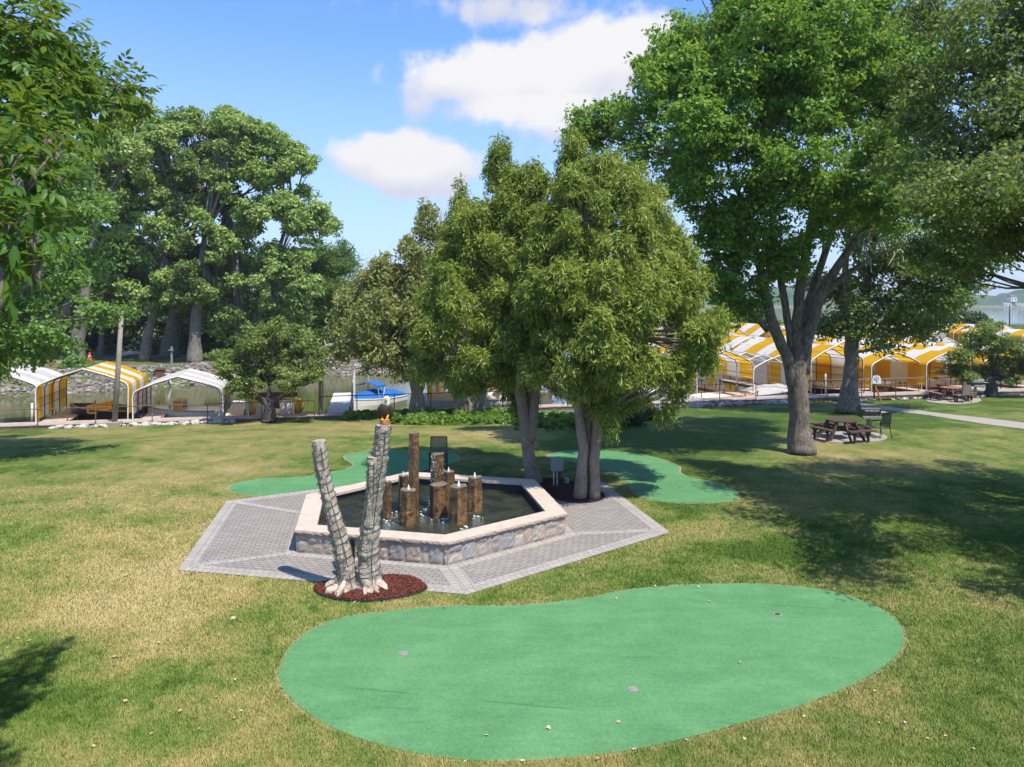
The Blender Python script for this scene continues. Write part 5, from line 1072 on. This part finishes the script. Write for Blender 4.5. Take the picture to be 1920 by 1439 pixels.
def bimini(r, rows):
    mb = MB()
    for y in (-.2, .9):
        pts = [(-.85, y*.2+.2, .55), (-.86, y*.8, 1.6)]+[(-.86+1.72*i/6, y*.8, 1.6+.22*math.sin(math.pi*i/6)) for i in range(1, 6)]+[(.86, y*.8, 1.6), (.85, y*.2+.2, .55)]; mb.tube(pts, .028, 6)
    mb.build('bimini_frame', 'pipe_white', r); mb = MB(); Vv = []
    for y in (-.25, .15, .55, .95):
        for i in range(7): Vv.append((-.9+1.8*i/6, y*.8, 1.62+.24*math.sin(math.pi*i/6)))
    n0 = len(Vv); Vv += [(x, y, z-.06) for x, y, z in Vv]; q = lambda i, j: j*7+i
    fs = [(q(i, j), q(i+1, j), q(i+1, j+1), q(i, j+1)) for j in range(3) for i in range(6)]; fs += [tuple(v+n0 for v in f[::-1]) for f in fs]+[(q(i, 0), q(i+1, 0), q(i+1, 0)+n0, q(i, 0)+n0) for i in range(6)]
    mb.add(Vv, fs); mb.build('bimini_top', 'canvas_blue', r)
g = W(693, 768, LAKE+.1); boat('covered_boat', 'white runabout under a blue mooring cover with a blue bimini hoop', (g.x-.1, g.y+1.6, LAKE-.12), math.pi-.42, 5.2, 2.3, 'gel_white', 'gel_white', 'canvas_blue', .55, .8, bimini)
def seats(r, rows):
    mb = MB()
    for x in (-.8, 0, .8): mb.box((x, .2, .75), (.74, .12, .42)); mb.box((x, -.05, .55), (.74, .5, .12))
    mb.build('seat_row', 'gel_yellow', r, bevel=.03)
def console(r, rows):
    mb = MB(); mb.box((0, .2, .75), (.9, .5, .55)); mb.box((0, .2, 1.05), (1.0, .6, .05)); mb.build('console', 'gel_orange', r, bevel=.03)
    mb = MB(); mb.box((0, -.06, .78), (.6, .02, .25)); mb.build('console_panel', 'gel_dark', r); mb = MB(); mb.box((.9, .6, .75), (.4, .35, .35)); mb.build('seat', 'brown_panel', r, bevel=.04)
g = W(198, 796, LAKE+.3)
def on_water(px, d, z=LAKE+.1): t = TP(px, d); q = SH(t, d, z); return q
q = on_water(196, 4.2); boat('open_boat', 'open boat with mustard-yellow seats under the yellow striped canopy', (q.x, q.y, LAKE+.35), math.pi/2-.06, 3.9, 2.2, 'gel_dark', 'gel_orange', None, 0, .75, seats)
q = on_water(345, 4.0); boat('open_boat', 'tan fishing boat with a boxy console under the low white canopy', (q.x, q.y, LAKE+.35), math.pi/2+.10, 3.9, 1.9, 'gel_white', 'gel_orange', None, 0, .6, console)
def pontoon(r, rows):
    for sx in (-1, 1): mb = MB(); mb.tube([(sx*1.15, -1.9, .55), (sx*1.28, -1.95, .8), (sx*1.3, -1.9, 1.05), (sx*1.22, -1.85, 1.35)], [.16, .26, .28, .12], 10); mb.build('front_fender', 'gel_yellow', r, smooth=True)
    mb = MB(); mb.box((.6, -1.7, .85), (.7, .3, .75)); mb.build('seat', 'gel_white', r, bevel=.05); mb = MB(); mb.box((-.75, -1.7, .75), (.6, .3, .5)); mb.build('seat', 'gel_white', r, bevel=.05); mb = MB(); mb.box((0, -1.2, 1.5), (2.3, .08, .3)); mb.box((0, -.9, .95), (1.0, .5, .5)); mb.build('dash', 'brown_panel', r, bevel=.03)
q = on_water(523, 4.0); boat('pontoon_boat', 'yellow-trimmed pontoon boat moored behind the left apple tree', (q.x, q.y, LAKE+.25), .2, 4.2, 2.5, 'gel_white', 'gel_yellow', None, 0, .6, pontoon)
for (px, d, lab, a, L_, Wd, hl, dk, cv_) in ((1372, 3.9, 'cream and white runabout under the orange-lit canopy', -math.pi/2+.35, 5, 2.1, 'gel_white', 'gel_orange', None), (1447, 4.9, 'boat under a rounded grey cover below the bare pipe frame', -math.pi/2+.5, 5, 2.2, 'gel_grey', 'gel_grey', 'canvas_grey'),
        (1775, 6.2, 'red boat in the slip behind the far picnic table', -math.pi/2+.2, 5, 2.0, 'gel_red', 'gel_red', 'canvas_grey'), (880, 4.6, 'white cruiser behind the shore cedars', -math.pi/2+.1, 6, 2.3, 'gel_white', 'gel_white', 'canvas_white'), (960, 4.5, 'white boat with yellow trim behind the front cedars', -math.pi/2+.1, 5, 2.2, 'gel_white', 'gel_yellow', 'canvas_white'), (1190, 4.6, 'white boat glimpsed above the dark shrub', -math.pi/2+.1, 5, 2.2, 'gel_white', 'gel_white', 'canvas_white'), (1570, 5.5, 'dark boat inside the tall canopy between the maples', .4+math.pi, 5, 2., 'gel_dark', 'gel_white', None), (1690, 6, 'tan boat inside the canopy behind the white sign', -math.pi/2+.3, 5, 2., 'gel_orange', 'gel_orange', None)):
    q = on_water(px, d); boat('moored_boat', lab, (q.x, q.y, LAKE+.45), a, L_, Wd, hl, dk, cv_, .4, .75)
# finger docks
def finger(t, d, u, L_, wd, lab, mat='dock_white', z=None, grp='finger docks'):
    p = SH(t, d, dz(t) if z is None else z); r = empty('finger_dock', p, 0, lab, 'dock', grp); mb = MB(); planks(mb, (0, 0), (u[0]*L_, u[1]*L_), wd, -.01, -.01, .2, .05); mb.build('decking', mat, r)
    mb = MB(); s = Vector((-u[1], u[0], 0)); U = Vector((u[0], u[1], 0))
    for k in (-1, 1): mb.bar(s*k*(wd/2-.05)+Vector((0, 0, -.12)), s*k*(wd/2-.05)+U*L_+Vector((0, 0, -.12)), .05, .16)
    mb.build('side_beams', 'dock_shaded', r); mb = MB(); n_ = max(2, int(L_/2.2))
    for i in range(n_+1):
        for k in (-1, 1): mb.tube([s*k*wd/2+U*L_*i/n_+Vector((0, 0, -1.6)), s*k*wd/2+U*L_*i/n_+Vector((0, 0, .35 if k < 0 else .2))], .035, 6)
    mb.build('pilings', 'rust', r); return r
finger(TP(100, 1.5), 1.5, uL, 5.6, 1.3, 'finger dock under the yellow striped canopy', 'deck_wood')
finger(TP(284, 1.5), 1.5, uL, 5.4, 1.0, 'finger dock under the low white canopy', 'deck_wood')
finger(TP(440, 1.5), 1.5, uL, 6.2, 1.0, 'finger dock left of the left apple tree')
fd = finger(TP(634, 1.45), 1.45, (-.20, .98), 8.6, 1.25, 'long pale dock beside the blue-covered boat with a row of tall white poles')
for k in range(6):
    t = k/5; p = Vector((.72-.20*(1.4+t*7.0)/.98*.98, 1.4+t*7.0, 0)); mb = MB(); mb.tube([p+Vector((0, 0, -1)), p+Vector((0, 0, 1.25+.05*k))], .045, 8); mb.build('mooring_pole', 'pvc_white', fd)
for k in range(len(RC)):
    p, wd = RCP[k]; t = TP(RC[k][0]-3, 2.5); finger(t, 2.5, uR, 9, .9, 'finger dock left of the %s' % RC[k][2].split(' canopy')[0].replace('bare white pipe', 'bare pipe frame')+' canopy', 'deck_wood')
# loose posts, poles and equipment along the shore
def pole(name, lab, base_, top, r0, mat, cat='post', r1=None, grp=None):
    b = Vector(base_); mb = MB(); mb.tube([(0, 0, 0), tuple((Vector(top)-b)*.5), tuple(Vector(top)-b)], [r0, (r0+(r1 or r0))/2, r1 or r0], 10, jit=.04); o = mb.build(name, mat, None, smooth=True, loc=b); return tag(o, lab, cat, grp)
t = TP(215, .1); b = SH(t, .05); D = b.y; up = empty('utility_pole', b+Vector((0, 0, -.1)), 0, 'tall bare wooden pole leaning right on a square concrete footing beside the left boardwalk', 'pole')
tp = P3(228.5, 580, D)-Vector(up.location); mb = MB(); mb.tube([(0, 0, 0), tuple(tp*.5), tuple(tp)], [.135, .12, .10], 10, jit=.03); mb.build('shaft', 'pole_grey', up, smooth=True); mb = MB(); mb.box((0, -.05, .16), (.62, .55, .36)); mb.build('footing', 'concrete', up, bevel=.02)
for (px, d, h, lab) in ((60, 1.6, 1.0, 'white dock post left of the yellow striped canopy'), (604, 3.0, 1.5, 'white post at the left edge of the long pale dock'), (1605, 2.7, 1.1, 'short white post between the two maples'), (1548, 2.7, 1.25, 'white mooring post beside the tall canopy'), (1895, 2.7, 1.5, 'brown post on the right boardwalk near the right edge'), (555, 9, 1.6, 'white pole standing in the water behind the left apple tree'), (690, 9.5, 5.0, 'tall white pole rising behind the blue-covered boat')):
    t = TP(px, d); q = SH(t, d, -1.7 if d > 3.5 else dz(t)); pole('dock_post', lab, q, q+Vector((0, 0, h+(1.3 if d > 3.5 else 0))), .05, 'pvc_white' if 'white' in lab else 'wood_brown')
t = TP(1635, .5); q = SH(t, .3, float(zs(t))-.1); pole('sign_post', 'tall thin black pole beside the white sign', q, q+Vector((0, 0, 2.1)), .045, 'rail_dark')
g = SH(TP(1650, .1), .0); D = g.y; sg = empty('notice_sign', (g.x, g.y, g.z-.05), 0, 'white round-topped notice sign with dark markings on a leaning orange-brown post', 'sign'); a = P3(1642, 722, D)-Vector(sg.location)
mb = MB(); mb.bar((0, 0, 0), (a.x-.02, 0, a.z-.1), .09, .07); mb.build('post', 'post_orange', sg); mb = MB(); c = P3(1643, 712, D)-Vector(sg.location); h = .26
pp = [(-h, -.24), (h, -.24), (h*.98, .05), (h*.7, .2), (h*.2, .27), (-h*.3, .27), (-h*.75, .2), (-h*.98, .05)]; n_ = 8; mb.add([(c.x+x, -.05, c.z+z) for x, z in pp]+[(c.x+x, -.02, c.z+z) for x, z in pp], [tuple(range(8))[::-1], tuple(range(8, 16))]+[(i, (i+1) % 8, 8+(i+1) % 8, 8+i) for i in range(8)]); mb.build('panel', 'sign_white', sg)
mb = MB(); tb = lambda x, z, w_, h_: mb.box((c.x+x, -.0535, c.z+z), (w_, .006, h_))
tb(-.08, .10, .10, .035); tb(.06, .12, .09, .03); tb(-.14, .03, .035, .13); tb(-.03, .03, .2, .03); tb(.1, .03, .03, .12); tb(-.06, -.05, .14, .035); tb(.0, -.12, .05, .10); tb(.08, -.09, .09, .03); mb.build('markings', 'sign_blue', sg)
# boulders edging the lawn: row of pale rocks left, grey rubble right
def rock_mesh(k, flat):
    bm = bmesh.new(); bmesh.ops.create_icosphere(bm, subdivisions=2, radius=1.)
    for v in bm.verts:
        q = v.co*1.1+Vector((k*7.3, 0, 0)); f = 1+.38*mnoise.noise(q)+.12*mnoise.noise(q*3); v.co *= f; v.co.z *= flat
    mb = MB(); mb.add([v.co[:] for v in bm.verts], [tuple(v.index for v in f.verts) for f in bm.faces]); bm.free(); return mb
protos = {}
def rock(px, d, s, z, mt, lab, grp, k):
    key = (mt, k % 3)
    if key not in protos: protos[key] = o = rock_mesh(k % 3+mt*5, .62).build('rock', 'rock_%d' % mt)
    else: o = protos[key].copy(); COL.objects.link(o)
    t = TP(px, d); q = SH(t, d); o.location = (q.x, q.y, q.z+z); o.scale = (s*random.uniform(.8, 1.3), s*random.uniform(.7, 1.1), s*random.uniform(.7, 1.1)); o.rotation_euler = (random.uniform(-.3, .3), random.uniform(-.3, .3), random.uniform(0, 6.3)); tag(o, lab, 'rock', grp)
random.seed(6)
for i in range(62): rock(95+i*5.6+random.uniform(-3, 3), random.uniform(-.1, .3), random.uniform(.10, .24), .04, 0 if random.random() < .8 else 1, 'pale rock in the row between the lawn and the left boardwalk', 'pale rocks along the left lawn edge', i)
for i in range(130):
    px = random.uniform(1268, 1498); rock(px, random.uniform(-.25, 1.1), random.uniform(.18, .36), .05, random.choice((1, 2, 2, 3, 1)) if px < 1430 else random.choice((0, 1, 3)), 'grey angular rock in the rubble bank between the lawn and the boardwalk, middle right', 'rubble bank rocks', i)
for i in range(70):
    px = random.uniform(1600, 1925); rock(px, random.uniform(-.1, .5), random.uniform(.08, .17), .03, random.choice((0, 0, 1, 3)), 'small pale rock edging the lawn behind the right picnic table and apple tree', 'pale rocks along the right lawn edge', i)
# riprap slope of the far bank
rs = np.random.RandomState(12); nR = 6500; mbv = []; ico = rock_mesh(2, .7); iv = np.array(ico.v); fi = np.array(ico.f)
g_ = rs.uniform(-14, 44, nR); e_ = rs.uniform(-.9, 3.0, nR); X = F0[0]+FV[0]*g_+FN[0]*e_; Y = F0[1]+FV[1]*g_+FN[1]*e_; Z = terrain(X, Y); sc_ = .08+.17*rs.rand(nR)**2
an = rs.rand(nR)*6.28; ca_, sa_ = np.cos(an), np.sin(an); st_ = rs.uniform(.6, 1.3, (nR, 3)); L3 = iv[None]*(st_*sc_[:, None])[:, None, :]
V = np.stack([L3[..., 0]*ca_[:, None]-L3[..., 1]*sa_[:, None]+X[:, None], L3[..., 0]*sa_[:, None]+L3[..., 1]*ca_[:, None]+Y[:, None], L3[..., 2]+Z[:, None]], -1).reshape(-1, 3)
F = (fi[None]+(np.arange(nR)*len(iv))[:, None, None]).reshape(-1, 3); n = NT('riprap_rock'); a = n.attr(); f = n.noise(3, 5, .6, n.pos())
M['riprap_rock'] = n.done(n.bsdf(n.mix(n.rng(f, .35, .65, 0, .5), n.ramp(a, [(0, (.09, .085, .08)), (.5, (.19, .175, .16)), (1, (.33, .30, .27))]), (.2, .17, .15)), .9, f, .6, .05, .2))
tag(fast_mesh('riprap', V, F, 'riprap_rock', np.repeat(rs.rand(nR), len(fi))), 'grey rubble stone bank on the far side of the channel', 'riprap', kind='stuff')
# things on the far bank
def bk(px, D): x = (px-CX)/FPX*D; return Vector((x, D, zt(x, D)))
b = bk(168, 63); c = empty('traffic_cone', b, 0, 'orange traffic cone on the far bank', 'cone'); mb = MB(); mb.lathe((0, 0, .03), [(.24, 0), (.16, .35), (.1, .6), (.05, .85)], 12); mb.build('cone_body', 'cone_orange', c); mb = MB(); mb.box((0, 0, .015), (.6, .6, .05)); mb.build('base', 'cone_orange', c); mb = MB(); mb.lathe((0, 0, .42), [(.15, 0), (.115, .16)], 12); mb.build('stripe', 'sign_white', c)
b = bk(300, 59); b.z -= .25; k_s = empty('kiosk_box', b, .3, 'weathered reddish-brown box cabinet on the far bank with a white pipe', 'cabinet'); k_s.scale = (.62,)*3; mb = MB(); mb.box((0, 0, .75), (1.1, .9, 1.5)); mb.build('cabinet', 'brown_panel', k_s, bevel=.02); mb = MB(); mb.prism([(-.75, -.6), (.75, -.6), (.75, .6), (-.75, .6)], 1.5, 1.75, top=[(-.4, -.1), (.4, -.1), (.4, .1), (-.4, .1)]); mb.build('lid', 'wood_brown', k_s)
mb = MB(); mb.tube([(.6, -.5, .9), (1.1, -.6, .9), (1.6, -1.6, -.3)], .09, 8); mb.build('drain_pipe', 'pvc_white', k_s, smooth=True)
b = bk(322, 62); c = empty('bank_post', b, 0, 'pale green post with a cross piece on the far bank', 'post'); mb = MB(); mb.bar((0, 0, 0), (0, 0, 1.5), .13); mb.build('upright', 'box_grey', c); mb = MB(); mb.bar((-.26, -.1, 1.2), (.2, -.1, 1.2), .16, .05); mb.build('board', 'box_grey', c)
for (pA, pB, pz, lab) in (((222, 672), (262, 662), 68, 'bleached fallen log lying left of the slanting grey cottonwood'), ((605, 655), (632, 645), 72, 'bleached leaning log by the willow')):
    a, b = P3(*pA, pz), P3(*pB, pz-.5); a.z = max(a.z, zt(a.x, a.y)+.15); b.z = max(b.z, a.z+.3); o = empty('fallen_log', a, 0, lab, 'log'); v = b-a; mb = MB(); mb.tube([(0, 0, 0), tuple(v*.5+Vector((0, 0, .1))), tuple(v)], [.28, .22, .14], 9, jit=.1); mb.build('stem', 'log_white', o, smooth=True); mb = MB(); mb.tube([tuple(v*.3), tuple(v*.3+Vector((-.3, 0, .8)))], [.1, .04], 6); mb.build('branch_stub', 'log_white', o)
b = bk(160, 74); cr = empty('parked_car', b, 1.3, 'dark car parked in the shade between the pale trunks on the far bank', 'car'); mb = MB(); pf = [(-2.1, .35), (-2.1, .85), (-1.2, .95), (-.7, 1.4), (.9, 1.42), (1.5, .98), (2.1, .85), (2.15, .35)]; m = len(pf)
mb.add([(x, -.85, z) for x, z in pf]+[(x, .85, z) for x, z in pf], [tuple(range(m)), tuple(range(m, 2*m))[::-1]]+[(i, (i+1) % m, m+(i+1) % m, m+i) for i in range(m)]); mb.build('body', 'car_dark', cr, bevel=.06)
for x in (-1.3, 1.35):
    for y in (-.85, .85): mb = MB(); mb.tube([(x, y-.1, .33), (x, y+.1, .33)], .33, 14); mb.build('wheel', 'tyre', cr)
mb = MB(); mb.box((.1, -.86, 1.18), (1.4, .02, .3)); mb.box((.1, .86, 1.18), (1.4, .02, .3)); mb.build('side_windows', 'glass_dark', cr)
# white houses and boathouses across the lake
for i, (px, w_, h_, lab) in enumerate(((1886, 9, 5, 'white boathouse on the far lake shore with a flat pale front'), (1912, 12, 4, 'long white boathouse on the far lake shore at the right edge'), (1897, 7, 6, 'small far house with an orange-brown roof above the lake shore'))):
    D = 855 if i < 2 else 868; b = Vector(((px-CX)/FPX*D, D, -2.0 if i < 2 else 5.5)); r = empty('lake_house', b, 0, lab, 'house'); mb = MB(); mb.box((0, 0, h_/2), (w_, 8, h_)); mb.build('wall', 'sign_white', r); mb = MB(); mb.prism([(-w_/2-.5, -4.5), (w_/2+.5, -4.5), (w_/2+.5, 4.5), (-w_/2-.5, 4.5)], h_, h_+(2.5 if i == 2 else 1.2), top=[(-w_/2-.3, -.2), (w_/2+.3, -.2), (w_/2+.3, .2), (-w_/2-.3, .2)]); mb.build('roof', 'rust' if i == 2 else 'gel_grey', r)
    mb = MB()
    for q in (-.25, .25): mb.box((q*w_, -4.02, h_*.45), (w_*.18, .06, h_*.4))
    mb.build('window', 'glass_dark', r)
x = (1893-CX)/FPX*150; pole('channel_pole', 'thin dark pole standing in the lake beyond the right apple tree', (x, 150, -2), (x, 150, 4.6), .12, 'rail_dark', 'pole')

# ---------------------------------------------------------------- picnic places
def picnic(lab, P0, rz, top_mat, n_side, group='picnic tables'):
    r = empty('picnic_table', P0, rz, lab, 'picnic table', group); rn = random.Random(3); R0 = .62
    mb = MB(); poly = [(R0*math.cos(2*math.pi*(k+.5)/n_side), R0*math.sin(2*math.pi*(k+.5)/n_side)) for k in range(n_side)]
    # boards of the top, clipped to the outline
    y = -R0; bw = .125
    while y < R0:
        y1 = min(y+bw-.008, R0); xs_ = []
        for yy in (y, y1):
            hit = []
            for i in range(n_side):
                (ax_, ay_), (bx_, by_) = poly[i], poly[(i+1) % n_side]
                if (ay_ > yy) != (by_ > yy): hit.append(ax_+(bx_-ax_)*(yy-ay_)/(by_-ay_))
            xs_.append((min(hit), max(hit)) if len(hit) >= 2 else (0, 0))
        mb.prism([(xs_[0][0], y), (xs_[0][1], y), (xs_[1][1], y1), (xs_[1][0], y1)], .70, .74); y += bw
    mb.build('tabletop', top_mat, r)
    for k in range(4):
        a = math.pi/2*k; ro = Matrix.Rotation(a, 3, 'Z'); mb = MB()
        for q in (0, 1):
            x0 = .88+q*.145; hw = .50+q*.10; P = [ro @ Vector((x0, -hw, 0)), ro @ Vector((x0+.135, -hw-.06, 0)), ro @ Vector((x0+.135, hw+.06, 0)), ro @ Vector((x0, hw, 0))]; mb.prism([(p.x, p.y) for p in P], .42, .46)
        mb.build('bench', top_mat, r)
    for k in range(4):
        a = math.pi/2*k; ro = Matrix.Rotation(a, 3, 'Z'); mb = MB()
        for s in (-.34, .34): mb.bar(ro @ Vector((0.02, s*.5, .385)), ro @ Vector((1.12, s, .385)), .045, .09); mb.bar(ro @ Vector((1.02, s, .41)), ro @ Vector((1.02, s, .0)), .05, .10); mb.bar(ro @ Vector((.42, s*.7, .69)), ro @ Vector((.86, s, .0)), .05, .10)
        mb.build('leg', 'wood_brown', r)
    return r
g = on(1577, 823); g.z = zt(g.x, g.y)+.03; picnic('dark brown octagonal picnic table with four benches on the near round pad', g, .35, 'wood_brown', 8)
g = on(1783, 751); g.z = zt(g.x, g.y)+.03; picnic('reddish picnic table on the far round pad near the boardwalk', g, .05, 'wood_red', 6)
def grill(lab, P0, rz, lid, shelf=True):
    r = empty('pedestal_grill', P0, rz, lab, 'grill', 'outdoor grills'); mb = MB(); mb.tube([(0, 0, 0), (0, 0, .78)], .075, 10); mb.lathe((0, 0, 0), [(.2, 0), (.2, .02)], 14); mb.build('pedestal', 'post_tan', r)
    mb = MB(); mb.prism([(-.34, -.22), (.34, -.22), (.34, .22), (-.34, .22)], .76, .98, top=[(-.38, -.26), (.38, -.26), (.38, .26), (-.38, .26)]); mb.build('firebox', 'black_metal', r, bevel=.015)
    mb = MB(); K = 7; pf = [(-.26, .985)]+[(-.26+.52*(i/K), 1.0+.24*math.sin(math.pi*(.18+.74*i/K))) for i in range(K+1)]+[(.26, .985)]; m = len(pf)
    mb.add([(-.38, y, z) for y, z in pf]+[(.38, y, z) for y, z in pf], [tuple(range(m)), tuple(range(m, 2*m))[::-1]]+[(i, (i+1) % m, m+(i+1) % m, m+i) for i in range(m)]); ld = mb.build('lid', lid, r, bevel=.01)
    mb = MB(); mb.tube([(-.28, -.27, 1.06), (-.28, -.33, 1.06), (.28, -.33, 1.06), (.28, -.27, 1.06)], .014, 7); mb.build('handle', 'chrome', ld)
    mb = MB(); mb.box((0, -.32, .80), (.72, .12, .11)); [mb.tube([(x, -.38, .80), (x, -.41, .80)], .026, 8) for x in (-.24, -.08, .08, .24)]; mb.build('control_panel', 'chrome', r, bevel=.008)
    mb = MB(); mb.box((.55, 0, .97), (.32, .4, .025)); mb.build('side_shelf', 'gel_grey', r)
    return r
g = on(1626, 818); grill('black-lidded pedestal grill with a silver front panel behind the octagonal table', (g.x, g.y-.1, zt(g.x, g.y)+.03), -.05, 'black_metal')
g = SH(TP(1815, -.4), -.5); grill('grey pedestal grill beside the far picnic table', (g.x+.3, g.y-.1, zt(g.x, g.y)), .1, 'chrome')
def chair(lab, P0, rz, mesh, h=1.0, fr_='black_metal', grp='mesh patio chairs'):
    r = empty('patio_chair', P0, rz, lab, 'chair', grp)
    mb = MB()
    for s in (-.27, .27): mb.tube([(s, -.28, 0), (s, -.25, .42), (s, -.24, .62), (s, .16, .64)], .016, 7); mb.tube([(s, .28, 0), (s, .18, .42), (s, .20, .6), (s*.95, .30, h)], .016, 7)
    mb.tube([(-.26, .30, h), (.26, .30, h)], .016, 7); mb.tube([(-.27, -.25, .42), (.27, -.25, .42)], .016, 7); mb.tube([(-.27, .18, .41), (.27, .18, .41)], .016, 7); mb.build('frame', fr_, r, smooth=True)
    mb = MB(); V_ = []
    for i in range(6):
        for j in range(6): y = -.25+.43*i/5; V_.append((-.25+.5*j/5, y, .42-.03*math.sin(math.pi*i/5)))
    f6 = [(i*6+j, i*6+j+1, (i+1)*6+j+1, (i+1)*6+j) for i in range(5) for j in range(5)]; mb.add(V_+[(x, y, z-.008) for x, y, z in V_], f6+[tuple(q+36 for q in f[::-1]) for f in f6]); mb.build('seat', mesh, r)
    mb = MB(); V_ = [(-.25+.5*j/5, .19+.11*(i/5)+.02*math.sin(math.pi*j/5), .44+(h-.45)*i/5) for i in range(6) for j in range(6)]; mb.add(V_+[(x, y+.008, z) for x, y, z in V_], f6+[tuple(q+36 for q in f[::-1]) for f in f6]); mb.build('backrest', mesh, r)
    for s in (-.29, .29): mb = MB(); mb.box((s, -.04, .655), (.05, .42, .022)); mb.build('armrest', fr_, r, bevel=.006)
    return r
chair('tall dark mesh chair standing on the grass behind the fountain basin', ((822-CX)/FPX*22.7, 22.7, .0), 0.05, 'mesh_dark', 1.12)
g = on(1652, 822); chair('black mesh chair seen from the side at the right of the octagonal table', (g.x, g.y, zt(g.x, g.y)+.03), -1.35, 'mesh_dark', .98)
g = on(1806, 756); chair('tan-backed patio chair beside the far picnic table', (g.x, g.y, zt(g.x, g.y)+.03), math.pi+.15, 'mesh_tan', 1.05)
# electrical box on a post beside the cedars
g = G(1044, 916); eb = empty('electrical_box', (g.x, g.y, .05), .12, 'grey metal box with conduits on a dark post between the front cedar trunks', 'electrical box'); mb = MB(); mb.box((.06, .1, .42), (.14, .14, .86)); mb.build('post', 'wood_brown', eb)
mb = MB(); mb.box((0, -.04, .66), (.36, .16, .36)); mb.build('box', 'box_grey', eb, bevel=.008); mb = MB(); mb.box((0, -.055, .848), (.39, .2, .015)); mb.build('box_lid', 'box_grey', eb)
mb = MB(); [mb.tube([(x, -.04, .48), (x, -.04, 0)], .014, 6) for x in (-.1, .0)]; mb.build('conduit', 'pvc_white', eb)
g = G(1062, 912); mb = MB(); mb.lathe((0, 0, 0), [(.09, 0), (.09, .14), (.06, .2)], 10); o = mb.build('spotlight', 'box_grey', None, loc=(g.x, g.y, .05)); tag(o, 'small grey ground spotlight in the shaded mulch bed under the cedars', 'light')
# orange flower pot and white hose stand near the rubble bank
b = on(1226, 782); mb = MB(); mb.lathe((0, 0, 0), [(.13, 0), (.17, .28), (.2, .3), (.2, .34), (.16, .34)], 14); o = mb.build('flower_pot', 'cone_orange', None, loc=(b.x, b.y, zt(b.x, b.y))); tag(o, 'small orange flower pot at the lawn edge right of the round dark shrub', 'flower pot')
b = on(1240, 782); c = empty('hose_stand', (b.x, b.y, zt(b.x, b.y)), 0, 'white hose stand at the lawn edge beside the orange pot', 'hose stand'); mb = MB(); mb.tube([(0, 0, 0), (0, 0, .95)], .03, 8); mb.build('upright', 'pvc_white', c); mb = MB(); mb.tube([(.12*math.cos(a/8*6.283), -.05, .55+.25*math.sin(a/8*6.283)) for a in range(9)], .03, 7); mb.build('hose_loop', 'pvc_white', c)

# ---------------------------------------------------------------- summer haze over the lake
mb = MB(); mb.box((0, 0, 28), (8200, 8200, 66)); hz_o = mb.build('haze', 'foam'); hz_o.data.materials.clear()
hm, ht, ho = newmat('haze_air'); pv = ht.nodes.new('ShaderNodeVolumePrincipled'); pv.inputs['Color'].default_value = (.80, .88, 1, 1); pv.inputs['Density'].default_value = .0003; pv.inputs['Anisotropy'].default_value = .2
ht.links.new(pv.outputs[0], ho.inputs['Volume']); hz_o.data.materials.append(hm); hz_o['kind'] = 'stuff'; hz_o['label'] = 'thin summer haze over the lake'; hz_o['category'] = 'haze'
